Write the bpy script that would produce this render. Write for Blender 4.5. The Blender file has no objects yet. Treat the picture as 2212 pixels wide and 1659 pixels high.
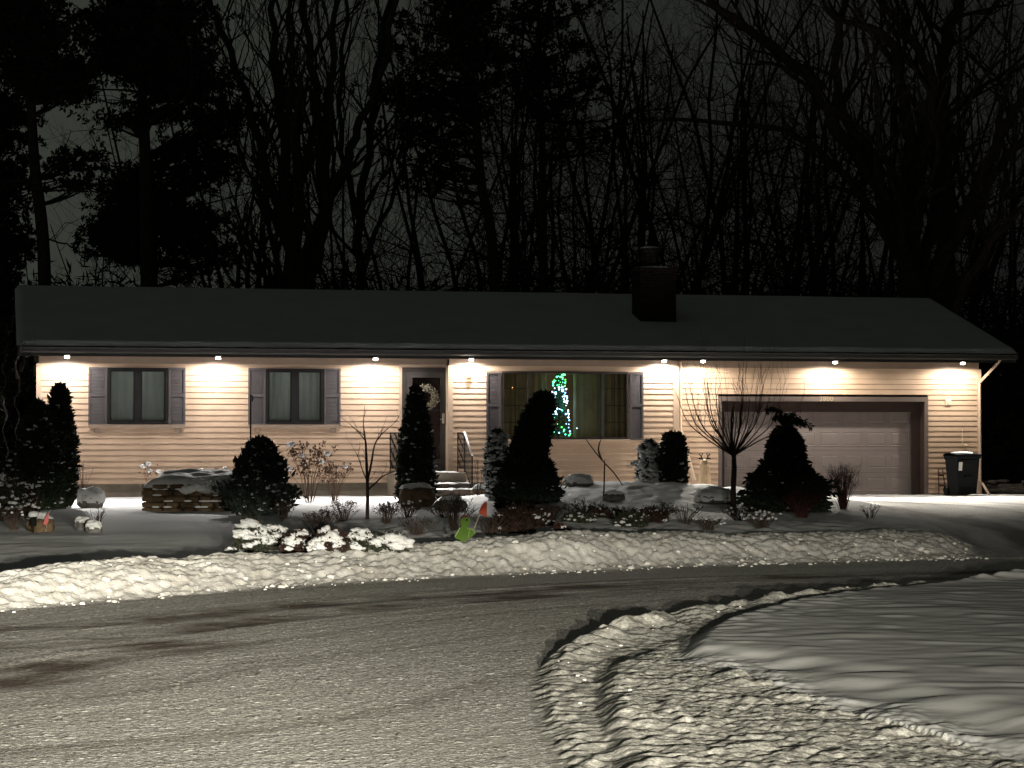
import bpy, math, random
import numpy as np
from math import radians, sin, cos, tan, atan, pi, sqrt
from mathutils import Vector, Matrix
scene = bpy.context.scene
COL = scene.collection
R = np.random.default_rng(7)
random.seed(7)

# ------------------------------------------------------------------ camera
F, CX, CY, HZ = 4880.0, 1106.0, 829.5, 933.0        # focal length, centre and horizon of the 2212x1659 photograph
CAMZ = 1.65
PITCH = atan((HZ - CY) / F)
cd = bpy.data.cameras.new('camera'); cam = bpy.data.objects.new('camera', cd); COL.objects.link(cam)
cam.location = (0, 0, CAMZ); cam.rotation_euler = (pi/2 + PITCH, 0, 0)
cd.sensor_width = 36; cd.lens = F/2212*36; cd.clip_start = 0.1; cd.clip_end = 2000
scene.camera = cam
scene.render.resolution_x = 1024; scene.render.resolution_y = 768
scene.view_settings.view_transform = 'Standard'; scene.view_settings.look = 'None'
scene.view_settings.exposure = 0; scene.view_settings.gamma = 1

# ------------------------------------------------------------------ night sky (town glow under cloud)
w = bpy.data.worlds.new('World'); scene.world = w; w.use_nodes = True
nt = w.node_tree; nt.nodes.clear()
wo = nt.nodes.new('ShaderNodeOutputWorld'); bg = nt.nodes.new('ShaderNodeBackground')
tc = nt.nodes.new('ShaderNodeTexCoord'); sp = nt.nodes.new('ShaderNodeSeparateXYZ')
rp = nt.nodes.new('ShaderNodeValToRGB'); mr = nt.nodes.new('ShaderNodeMapRange')
nt.links.new(tc.outputs['Generated'], sp.inputs[0]); nt.links.new(sp.outputs['X'], mr.inputs['Value'])
mr.inputs['From Min'].default_value = -0.25; mr.inputs['From Max'].default_value = 0.25
mz = nt.nodes.new('ShaderNodeMapRange'); nt.links.new(sp.outputs['Z'], mz.inputs['Value'])
mz.inputs['From Min'].default_value = 0.1; mz.inputs['From Max'].default_value = 0.8; mz.inputs['To Min'].default_value = 0.92; mz.inputs['To Max'].default_value = 0.38
nt.links.new(mr.outputs[0], rp.inputs[0])
rp.color_ramp.elements[0].color = (0.044, 0.048, 0.039, 1); rp.color_ramp.elements[1].color = (0.0125, 0.013, 0.0125, 1)
nt.links.new(rp.outputs[0], bg.inputs['Color']); nt.links.new(mz.outputs[0], bg.inputs['Strength'])
nt.links.new(bg.outputs[0], wo.inputs[0])

# ------------------------------------------------------------------ headlamps of the car the picture was taken from
HEAD_POWER = 36000
def headlamp(x, name):
    ld = bpy.data.lights.new(name, 'SPOT'); ld.energy = HEAD_POWER; ld.color = (1.0, 0.93, 0.765)
    ld.spot_size = radians(75); ld.spot_blend = 0.5; ld.shadow_soft_size = 0.05
    o = bpy.data.objects.new(name, ld); COL.objects.link(o)
    o.location = (x, 0.6, 1.2); o.rotation_euler = (pi/2, 0, radians(5.5))
    ld.use_nodes = True; t = ld.node_tree; t.nodes.clear()
    N = t.nodes.new; L = t.links.new
    out = N('ShaderNodeOutputLight'); em = N('ShaderNodeEmission'); c = N('ShaderNodeTexCoord'); s = N('ShaderNodeSeparateXYZ')
    L(c.outputs['Normal'], s.inputs[0])
    az = N('ShaderNodeMath'); az.operation = 'ABSOLUTE'; L(s.outputs['Z'], az.inputs[0])
    el = N('ShaderNodeMath'); el.operation = 'DIVIDE'; L(s.outputs['Y'], el.inputs[0]); L(az.outputs[0], el.inputs[1])
    ax = N('ShaderNodeMath'); ax.operation = 'DIVIDE'; L(s.outputs['X'], ax.inputs[0]); L(az.outputs[0], ax.inputs[1])
    def ramp(src, lo, hi, stops):
        m = N('ShaderNodeMapRange'); m.inputs['From Min'].default_value = lo; m.inputs['From Max'].default_value = hi
        L(src, m.inputs['Value']); r = N('ShaderNodeValToRGB'); L(m.outputs[0], r.inputs[0])
        e = r.color_ramp.elements
        for k, (p, v) in enumerate(stops):
            q = (p-lo)/(hi-lo)
            if k < 2: e[k].position = q; n = e[k]
            else: n = e.new(q)
            n.color = (v, v, v, 1)
        return r.outputs[0]
    a = ramp(el.outputs[0], -0.14, 0.03, HEAD_ELEV)
    b = ramp(ax.outputs[0], -0.5, 0.4, HEAD_AZ)
    mu = N('ShaderNodeMath'); mu.operation = 'MULTIPLY'; L(a, mu.inputs[0]); L(b, mu.inputs[1])
    L(mu.outputs[0], em.inputs['Strength']); em.inputs['Color'].default_value = (1, 1, 1, 1); L(em.outputs[0], out.inputs[0])
    return o
HEAD_ELEV = [(-0.14, .15), (-0.10, .40), (-0.07, .62), (-0.046, .80), (-0.035, .95), (-0.027, .62), (-0.017, .15), (-0.006, .015)]
HEAD_AZ = [(-0.5, .35), (-0.3, .8), (-0.2, 1.0), (-0.09, .85), (-0.01, .56), (0.06, .48), (0.14, .36), (0.3, .16)]
headlamp(0.95, 'headlamp_light'); headlamp(2.15, 'headlamp_light')

# ------------------------------------------------------------------ pixel rays (used once to survey where things stand)
def ray(px, py):
    a, b = px-CX, CY-py
    return np.array([a, F*cos(PITCH) - b*sin(PITCH), F*sin(PITCH) + b*cos(PITCH)])
def at(px, py, Y):
    d = ray(px, py); k = Y/d[1]
    return np.array([d[0]*k, Y, CAMZ + d[2]*k])

# ------------------------------------------------------------------ numpy noise
_perm = np.random.default_rng(3).permutation(1024)
def pnoise(x, y, seed=0):
    x = np.asarray(x, float) + seed*17.31; y = np.asarray(y, float) + seed*9.73
    xi = np.floor(x).astype(int); yi = np.floor(y).astype(int); xf = x-xi; yf = y-yi
    u = xf*xf*xf*(xf*(xf*6-15)+10); v = yf*yf*yf*(yf*(yf*6-15)+10)
    def g(ix, iy, fx, fy):
        h = _perm[(_perm[ix & 1023] + iy) & 1023]*(2*pi/1024.)*7
        return np.cos(h)*fx + np.sin(h)*fy
    a = g(xi, yi, xf, yf); b = g(xi+1, yi, xf-1, yf); c = g(xi, yi+1, xf, yf-1); d = g(xi+1, yi+1, xf-1, yf-1)
    return ((a*(1-u)+b*u)*(1-v) + (c*(1-u)+d*u)*v)*1.5
def fbm(x, y, seed=0, octs=3, gain=.5):
    s = 0; a = 1; 
    for i in range(octs):
        s = s + a*pnoise(x, y, seed+i*5); x = x*2.03; y = y*2.03; a *= gain
    return s
def sstep(a, b, x):
    t = np.clip((x-a)/(b-a), 0, 1); return t*t*(3-2*t)
def pl_dist(x, y, pts):
    "distance to a polyline, and signed side (+ left of travel)"
    best = np.full(x.shape, 1e9); side = np.zeros(x.shape)
    for (ax, ay), (bx, by) in zip(pts[:-1], pts[1:]):
        dx, dy = bx-ax, by-ay; L2 = dx*dx+dy*dy
        t = np.clip(((x-ax)*dx+(y-ay)*dy)/L2, 0, 1)
        qx, qy = x-(ax+t*dx), y-(ay+t*dy); d = np.hypot(qx, qy)
        m = d < best; best = np.where(m, d, best); side = np.where(m, np.sign(dx*qy-dy*qx), side)
    return best, side
def in_poly(x, y, pts):
    ins = np.zeros(x.shape, bool); n = len(pts)
    for i in range(n):
        (x1, y1), (x2, y2) = pts[i], pts[(i+1) % n]
        c = ((y1 > y) != (y2 > y)) & (x < (x2-x1)*(y-y1)/((y2-y1) if y2 != y1 else 1e-9)+x1)
        ins ^= c
    return ins
def curve(pts, n=8):
    "Catmull-Rom through points"
    p = [np.array(q, float) for q in pts]; p = [2*p[0]-p[1]] + p + [2*p[-1]-p[-2]]; out = []
    for i in range(1, len(p)-2):
        for k in range(n):
            t = k/n; a, b, c, d = p[i-1], p[i], p[i+1], p[i+2]
            out.append(.5*((2*b)+(-a+c)*t+(2*a-5*b+4*c-d)*t*t+(-a+3*b-3*c+d)*t**3))
    out.append(p[-2]); return out

# ------------------------------------------------------------------ object helpers
def tag(o, label=None, cat=None, group=None, kind=None):
    if label: o['label'] = label
    if cat: o['category'] = cat
    if group: o['group'] = group
    if kind: o['kind'] = kind
    return o
def thing(name, label, cat, loc=(0, 0, 0), rz=0, group=None):
    o = bpy.data.objects.new(name, None); COL.objects.link(o); o.empty_display_size = .1
    o.location = tuple(float(v) for v in loc); o.rotation_euler = (0, 0, rz)
    return tag(o, label, cat, group)
def copy_tree(o, parent=None):
    c = o.copy(); COL.objects.link(c); c.parent = parent
    for ch in list(o.children): copy_tree(ch, c)
    return c
_t = (1+5**.5)/2
_iv = np.array([(-1,_t,0),(1,_t,0),(-1,-_t,0),(1,-_t,0),(0,-1,_t),(0,1,_t),(0,-1,-_t),(0,1,-_t),(_t,0,-1),(_t,0,1),(-_t,0,-1),(-_t,0,1)], float)
_if = [(0,11,5),(0,5,1),(0,1,7),(0,7,10),(0,10,11),(1,5,9),(5,11,4),(11,10,2),(10,7,6),(7,1,8),(3,9,4),(3,4,2),(3,2,6),(3,6,8),(3,8,9),(4,9,5),(2,4,11),(6,2,10),(8,6,7),(9,8,1)]
def _ico(n):
    v = [tuple(q/np.linalg.norm(q)) for q in _iv]; f = list(_if)
    for _ in range(n):
        cache = {}; nf = []
        def mid(a, b):
            k = (min(a, b), max(a, b))
            if k not in cache:
                m = (np.array(v[a])+np.array(v[b]))/2; v.append(tuple(m/np.linalg.norm(m))); cache[k] = len(v)-1
            return cache[k]
        for a, b, c in f:
            ab, bc, ca = mid(a, b), mid(b, c), mid(c, a); nf += [(a, ab, ca), (b, bc, ab), (c, ca, bc), (ab, bc, ca)]
        f = nf
    return np.array(v), np.array(f)
ICO = [_ico(0), _ico(1), _ico(2), _ico(3)]
class MB:
    def __init__(s): s.v = []; s.f = []; s.n = 0
    def add(s, v, f):
        v = np.asarray(v, float); f = np.asarray(f, int); s.v.append(v); s.f.append(f+s.n); s.n += len(v); return s
    def box(s, x0, x1, y0, y1, z0, z1):
        v = [(x0,y0,z0),(x1,y0,z0),(x1,y1,z0),(x0,y1,z0),(x0,y0,z1),(x1,y0,z1),(x1,y1,z1),(x0,y1,z1)]
        return s.add(v, [(0,3,2,1),(4,5,6,7),(0,1,5,4),(1,2,6,5),(2,3,7,6),(3,0,4,7)])
    def bbox(s, x0, x1, y0, y1, z0, z1, b=.01):
        "box with chamfered edges (rings of an octagon section lofted in z)"
        def ring(z, e):
            c = b-e if e < b else 0
            X0, X1, Y0, Y1 = x0+e, x1-e, y0+e, y1-e; k = b
            return [(X0+k,Y0,z),(X1-k,Y0,z),(X1,Y0+k,z),(X1,Y1-k,z),(X1-k,Y1,z),(X0+k,Y1,z),(X0,Y1-k,z),(X0,Y0+k,z)]
        v = ring(z0, b)+ring(z0+b, 0)+ring(z1-b, 0)+ring(z1, b); o = s.n
        q = [(r*8+i, r*8+(i+1) % 8, r*8+8+(i+1) % 8, r*8+8+i) for r in range(3) for i in range(8)]
        s.add(v, q)
        for base, rev in ((0, True), (24, False)):
            idx = [(base, base+1, base+2, base+7), (base+7, base+2, base+3, base+6), (base+6, base+3, base+4, base+5)]
            s.f.append(np.array([i[::-1] if rev else i for i in idx])+o)
        return s
    def tube(s, pts, rad, n=6, cap=True):
        P = np.asarray(pts, float); m = len(P); rad = np.broadcast_to(np.asarray(rad, float), (m,))
        T = np.gradient(P, axis=0); T /= (np.linalg.norm(T, axis=1)[:, None]+1e-12)
        ref = np.array([0, 0, 1.]) if abs(T[:, 2]).mean() < .8 else np.array([1., 0, 0])
        A = np.cross(T, ref); A /= (np.linalg.norm(A, axis=1)[:, None]+1e-12); B = np.cross(T, A)
        a = np.arange(n)*2*pi/n
        V = P[:, None, :] + rad[:, None, None]*(np.cos(a)[None, :, None]*A[:, None, :] + np.sin(a)[None, :, None]*B[:, None, :])
        V = V.reshape(-1, 3); i = np.arange(m-1)[:, None]*n; j = np.arange(n)[None, :]; k = (j+1) % n
        Q = np.stack([i+j, i+k, i+n+k, i+n+j], -1).reshape(-1, 4)
        s.add(V, Q)
        if cap and rad[0] > .012:
            o = s.n - len(V)
            for base in (0, (m-1)*n):
                if n == 4: s.f.append(np.array([[base, base+1, base+2, base+3]])+o)
                elif n == 6: s.f.append(np.array([[base, base+1, base+2, base+3], [base, base+3, base+4, base+5]])+o)
                elif n == 8: s.f.append(np.array([[base, base+1, base+2, base+3], [base, base+3, base+4, base+7], [base+4, base+5, base+6, base+7]])+o)
        return s
    def blob(s, c, r, sub=1, jit=.15, flat_z=None):
        v, f = ICO[sub]; r = np.broadcast_to(np.asarray(r, float), (3,))
        d = 1 + jit*R.standard_normal(len(v))[:, None]*(.6 if sub > 1 else 1)
        if sub > 1:
            ph = R.uniform(0, 10, 3); d = 1 + jit*(np.sin(v[:, 0]*3+ph[0])*np.sin(v[:, 1]*3+ph[1])+.6*np.sin(v[:, 2]*5+v[:, 0]*4+ph[2]))[:, None] + .15*jit*R.standard_normal(len(v))[:, None]
        V = v*d*r + np.asarray(c, float)
        if flat_z is not None: V[:, 2] = np.maximum(V[:, 2], flat_z)
        return s.add(V, f)
    def lathe(s, c, prof, n=16):
        c = np.asarray(c, float); a = np.arange(n)*2*pi/n
        V = np.array([[c[0]+r*cos(t), c[1]+r*sin(t), c[2]+z] for r, z in prof for t in a])
        Q = [(i*n+j, i*n+(j+1) % n, (i+1)*n+(j+1) % n, (i+1)*n+j) for i in range(len(prof)-1) for j in range(n)]
        return s.add(V, Q)
    def prism(s, poly, y0, y1):
        "extrude an x-z outline from y0 to y1 (front y0)"
        n = len(poly); V = [(x, y0, z) for x, z in poly]+[(x, y1, z) for x, z in poly]
        o = s.n; s.add(V, [(i, i+n, (i+1) % n+n, (i+1) % n) for i in range(n)])
        from mathutils.geometry import tessellate_polygon
        tri = tessellate_polygon([[Vector((x, z, 0)) for x, z in poly]])
        s.f.append(np.array([t for t in tri])+o); s.f.append(np.array([t[::-1] for t in tri])+n+o)
        return s
    def leaves(s, pts, size, aspect=.45, up=None):
        "one small folded quad per point"
        P = np.asarray(pts, float); n = len(P); size = np.broadcast_to(np.asarray(size, float), (n,))[:, None]
        D = R.standard_normal((n, 3)) if up is None else up + .55*R.standard_normal((n, 3))
        D /= np.linalg.norm(D, axis=1)[:, None]+1e-9
        S = np.cross(D, R.standard_normal((n, 3))); S /= np.linalg.norm(S, axis=1)[:, None]+1e-9
        V = np.stack([P, P+D*size*.5+S*size*aspect*.5, P+D*size, P+D*size*.5-S*size*aspect*.5], 1).reshape(-1, 3)
        return s.add(V, np.arange(4*n).reshape(-1, 4))
    def build(s, name, mat, parent=None, smooth=False, label=None):
        V = np.concatenate(s.v) if s.v else np.zeros((0, 3))
        me = bpy.data.meshes.new(name); fl = [f.ravel() for f in s.f]; ls = np.concatenate([np.full(len(f), f.shape[1]) for f in s.f])
        idx = np.concatenate(fl); st = np.concatenate([[0], np.cumsum(ls)[:-1]])
        me.vertices.add(len(V)); me.vertices.foreach_set('co', V.ravel())
        me.loops.add(len(idx)); me.loops.foreach_set('vertex_index', idx)
        me.polygons.add(len(ls)); me.polygons.foreach_set('loop_start', st); me.polygons.foreach_set('loop_total', ls)
        me.polygons.foreach_set('use_smooth', np.full(len(ls), bool(smooth)))
        me.update(calc_edges=True); me.validate()
        if mat: me.materials.append(mat)
        o = bpy.data.objects.new(name, me); COL.objects.link(o)
        if parent: o.parent = parent
        if label: o['label'] = label
        return o

# ------------------------------------------------------------------ materials
def mat(name, col, rough=.8, var=.25, scale=6, bump=0, bscale=40, spec=.3, metal=0, col2=None, coords='Object', detail=4, trans=0):
    m = bpy.data.materials.new(name); m.use_nodes = True; t = m.node_tree; N = t.nodes.new; L = t.links.new
    b = t.nodes['Principled BSDF']; b.inputs['Roughness'].default_value = rough; b.inputs['Metallic'].default_value = metal
    b.inputs['Specular IOR Level'].default_value = spec
    c = N('ShaderNodeTexCoord'); n = N('ShaderNodeTexNoise'); n.inputs['Scale'].default_value = scale; n.inputs['Detail'].default_value = detail
    L(c.outputs[coords], n.inputs['Vector']); r = N('ShaderNodeValToRGB'); L(n.outputs['Fac'], r.inputs[0])
    r.color_ramp.elements[0].position = .3; r.color_ramp.elements[1].position = .7
    c2 = col2 or tuple(v*(1+var) for v in col); c1 = tuple(v*(1-var) for v in col) if not col2 else col
    r.color_ramp.elements[0].color = (*c1, 1); r.color_ramp.elements[1].color = (*c2, 1)
    L(r.outputs[0], b.inputs['Base Color'])
    if trans:
        tl = N('ShaderNodeBsdfTranslucent'); L(r.outputs[0], tl.inputs[0]); ms = N('ShaderNodeMixShader'); ms.inputs[0].default_value = trans
        L(b.outputs[0], ms.inputs[1]); L(tl.outputs[0], ms.inputs[2]); L(ms.outputs[0], t.nodes['Material Output'].inputs[0])
    if bump:
        n2 = N('ShaderNodeTexNoise'); n2.inputs['Scale'].default_value = bscale; n2.inputs['Detail'].default_value = 3; L(c.outputs[coords], n2.inputs['Vector'])
        bp = N('ShaderNodeBump'); bp.inputs['Strength'].default_value = 1; bp.inputs['Distance'].default_value = bump
        L(n2.outputs['Fac'], bp.inputs['Height']); L(bp.outputs[0], b.inputs['Normal'])
    return m
def emit(name, col, s):
    m = bpy.data.materials.new(name); m.use_nodes = True; t = m.node_tree; t.nodes.clear()
    e = t.nodes.new('ShaderNodeEmission'); e.inputs[0].default_value = (*col, 1); e.inputs[1].default_value = s
    o = t.nodes.new('ShaderNodeOutputMaterial'); t.links.new(e.outputs[0], o.inputs[0]); return m
M = dict(
 snow=mat('snow', (.80, .81, .82), .65, .03, 3, .013, 42, .25),
 bank=mat('bank_snow', (.60, .58, .54), .65, .05, 2.2, .009, 45, .25, col2=(.80, .79, .77)),
 roofsnow=mat('roof_snow', (.68, .71, .73), .8, .05, 1.2, .004, 8, .1),
 puff=mat('fluffy_snow', (.68, .69, .70), .7, .03, 9, .003, 50, .2),
 islandsnow=mat('island_snow', (.76, .77, .77), .65, .04, 3, .0012, 40, .25),
 siding=mat('siding', (.42, .298, .212), .55, .13, 1.6, .0006, 90, .3),
 trim=mat('siding_trim', (.38, .28, .205), .5, .06, 4, 0, 1, .3),
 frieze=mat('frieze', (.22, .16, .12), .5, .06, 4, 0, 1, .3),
 brown=mat('brown_trim', (.028, .022, .019), .5, .12, 6, 0, 1, .35),
 darkbrown=mat('dark_recess', (.035, .020, .017), .6, .12, 6, 0, 1, .3),
 fascia=mat('fascia', (.012, .011, .010), .5, .1, 3, 0, 1, .3),
 soffit=mat('soffit', (.018, .015, .013), .6, .1, 3, 0, 1, .3),
 frame=mat('window_frame', (.012, .011, .011), .75, .1, 5, 0, 1, .12),
 shutter=mat('shutter', (.062, .054, .056), .5, .08, 8, 0, 1, .35),
 garage=mat('garage_door', (.165, .135, .128), .5, .06, 2.5, .0008, 60, .35),
 jamb=mat('garage_jamb', (.11, .082, .075), .5, .1, 5, 0, 1, .3),
 concrete=mat('concrete', (.15, .125, .095), .9, .2, 3, .004, 40, .2),
 cream=mat('curtain', (.58, .62, .59), .9, .05, 3, 0, 1, .1, trans=.5),
 curt=mat('drape', (.26, .23, .15), .9, .2, 3, 0, 1, .1, trans=.5),
 room=mat('room_wall', (.25, .22, .17), .9, .1, 1, 0, 1, .1),
 iron=mat('iron', (.008, .008, .008), .85, .1, 20, 0, 1, .1),
 brick=None,
 bark=mat('bark', (.045, .038, .033), .95, .35, 7, .02, 14, .1),
 twig=mat('twig', (.05, .035, .028), .9, .3, 5, 0, 1, .15),
 needle=mat('needle', (.018, .026, .016), .8, .4, 2, 0, 1, .15),
 arbor=mat('arborvitae_leaf', (.022, .032, .018), .8, .4, 4, 0, 1, .2),
 spruce=mat('spruce_needle', (.032, .042, .036), .8, .35, 5, 0, 1, .2),
 dry=mat('dried_stem', (.10, .065, .042), .9, .3, 9, 0, 1, .15),
 dryflower=mat('dried_flower', (.11, .06, .04), .9, .35, 14, 0, 1, .1),
 redtwig=mat('red_twig', (.05, .018, .015), .8, .3, 9, 0, 1, .2),
 redleaf=mat('red_leaf', (.036, .022, .017), .9, .4, 9, 0, 1, .1),
 leafgreen=mat('broad_leaf', (.028, .032, .019), .7, .4, 9, 0, 1, .25),
 stone=mat('field_stone', (.10, .07, .042), .9, .45, 5, .012, 14, .2),
 greystone=mat('grey_stone', (.13, .125, .12), .9, .35, 7, .012, 14, .2),
 bin=mat('bin_plastic', (.005, .006, .007), .8, .1, 9, 0, 1, .15),
 white=mat('white_label', (.55, .55, .53), .6, .05, 30, 0, 1, .3),
 pale=mat('pale_gutter', (.58, .45, .34), .5, .05, 5, 0, 1, .3),
 wood=mat('pale_wood', (.42, .29, .18), .8, .2, 8, .002, 30, .2),
 plate=mat('cream_plastic', (.55, .45, .33), .5, .04, 8, 0, 1, .3),
 number=mat('brass_number', (.30, .23, .15), .5, .1, 30, 0, 1, .4),
 green=mat('green_plastic', (.062, .125, .014), .7, .08, 8, 0, 1, .15),
 greenlight=mat('pale_green_rim', (.17, .26, .08), .45, .08, 8, 0, 1, .4),
 cap=mat('maroon_cap', (.08, .02, .016), .7, .2, 12, 0, 1, .2),
 flag=mat('orange_flag', (.45, .08, .045), .7, .12, 12, .003, 20, .2),
 pinkflag=mat('pink_flag', (.5, .12, .12), .7, .1, 12, 0, 1, .2),
 pole=mat('flag_pole', (.35, .30, .25), .6, .1, 12, 0, 1, .3),
 bulb=emit('lamp_glow', (1.0, .93, .80), 30),
)
# ------------------------------------------------------------------ ground: heightfield shared by road, banks, lawn, island, drive
def gp(px, py, z=0.0):
    d = ray(px, py); k = (z-CAMZ)/d[2]; return (d[0]*k, d[1]*k)
BANK = [gp(*p) for p in [(-700, 1395), (-300, 1350), (0, 1322), (200, 1303), (400, 1288), (560, 1273), (800, 1258), (1000, 1247), (1200, 1238), (1500, 1225), (1800, 1217), (2000, 1212), (2140, 1208)]]
BX = np.array([p[0] for p in BANK]); BY = np.array([p[1] for p in BANK])
BX = np.concatenate([[-60], BX, [60]]); BY = np.concatenate([[BY[0]-2], BY, [BY[-1]+.3]])
LAWN_Z = .20
DXY, DXX = [26, 28.5, 32, 40, 46, 49, 54.5, 70], [5.7, 6.0, 6.4, 7.0, 7.3, 6.3, 4.6, 4.0]     # left border of the drive
ISL = curve([gp(*p) for p in [(2500, 1262), (2250, 1268), (2056, 1282), (1856, 1302), (1706, 1327), (1581, 1357), (1506, 1387), (1466, 1422), (1458, 1457)]], 6)
CHUNK_IN = curve([gp(*p) for p in [(1458, 1457), (1560, 1468), (1650, 1500), (1740, 1536), (1900, 1590), (2140, 1657), (2500, 1790)]], 5)
RING1 = curve([gp(*p) for p in [(2330, 1268), (2106, 1278), (1931, 1286), (1756, 1308), (1606, 1328), (1456, 1350), (1331, 1378), (1256, 1404), (1200, 1440), (1170, 1490), (1185, 1560), (1240, 1660)]], 6)
RING2 = curve([gp(*p) for p in [(1700, 1322), (1560, 1348), (1456, 1378), (1380, 1402), (1320, 1440)]], 6)
OUTER = curve([gp(*p) for p in [(2500, 1258), (2330, 1262), (2140, 1266), (1931, 1270), (1756, 1292), (1606, 1314), (1456, 1334), (1331, 1360), (1240, 1390), (1175, 1425), (1143, 1480), (1152, 1560), (1205, 1680), (1300, 1900)]], 6)
LINE2 = curve([gp(*p) for p in [(1640, 1322), (1504, 1354), (1430, 1372), (1364, 1390), (1280, 1412), (1208, 1440), (1178, 1490), (1172, 1560), (1215, 1680)]], 5)
CH_EDGE = curve([gp(*p) for p in [(1420, 1420), (1340, 1440), (1302, 1462), (1288, 1500), (1285, 1560), (1320, 1660), (1400, 1850)]], 5)
def poly_xy(*ls): return [tuple(q) for l in ls for q in l]
isl_poly = poly_xy(OUTER, [(4, 2), (30, 2), (30, OUTER[0][1])])
lawn_poly = poly_xy(ISL, CHUNK_IN[1:], [(30, 7), (30, ISL[0][1])])
chunk_poly = poly_xy(CH_EDGE[::-1], CHUNK_IN, [(30, 5), (3, 2), (1.2, 5)])
TRACKS = [curve([gp(*p) for p in q], 5) for q in (
   [(-300, 1448), (0, 1400), (300, 1372), (550, 1342), (850, 1312), (1106, 1292), (1500, 1268), (2212, 1248), (3200, 1238)],
   [(-300, 1395), (0, 1358), (300, 1343), (500, 1322), (800, 1297), (1106, 1277), (1500, 1254), (2212, 1236), (3200, 1230)],
   [(-400, 1560), (0, 1475), (120, 1440), (300, 1400)],)]
GROOVE = curve([gp(*p) for p in [(1440, 1385), (1330, 1420), (1265, 1460), (1240, 1520), (1242, 1590), (1280, 1680)]], 5)
def ybank(x): return np.interp(x, BX, BY)
def zbase(x, y):
    "smooth ground, without the small lumps"
    x = np.asarray(x, float); y = np.asarray(y, float)
    d = y-ybank(x); z = LAWN_Z*sstep(.2, 2.0, d)
    rise = sstep(.05, 1.0, d)*(1-sstep(1.25, 2.4, d))
    xl = np.interp(y, DXY, DXX); drive = sstep(-.5, .4, x-xl)
    crest = np.interp(x, [-5, -4.4, -3.5, -2.6, -1.6, -.9, 0, .8, 1.7, 3, 4.5, 6], [.13, .20, .17, .11, .13, .16, .23, .25, .20, .13, .12, .08]) + .03*pnoise(x*1.1, 0*x, 3)
    z = z + rise*crest*(1-drive*sstep(0, 1.0, d))
    z = z*(1-drive) + drive*sstep(.5, 8, d)*.14
    m = np.exp(-((x-2.6)/3.3)**2*1.0)*np.exp(-((y-45.5)/3.8)**2)*.42*(1-drive)
    m += np.exp(-((x+.4)/2.4)**2)*np.exp(-((y-33.5)/3.0)**2)*.14*(1-drive)
    m += np.exp(-((x-2.9)/2.6)**2)*np.exp(-((y-32.5)/2.4)**2)*.12*(1-drive)
    m += .15*np.exp(-((y-40.5)/6.0)**2)*sstep(-.8, -2.6, x)*(1-drive) if False else .05*np.exp(-((y-37.5)/5.0)**2)*(1-sstep(-2.6, -.8, x))*(1-drive)
    return z+m
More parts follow.
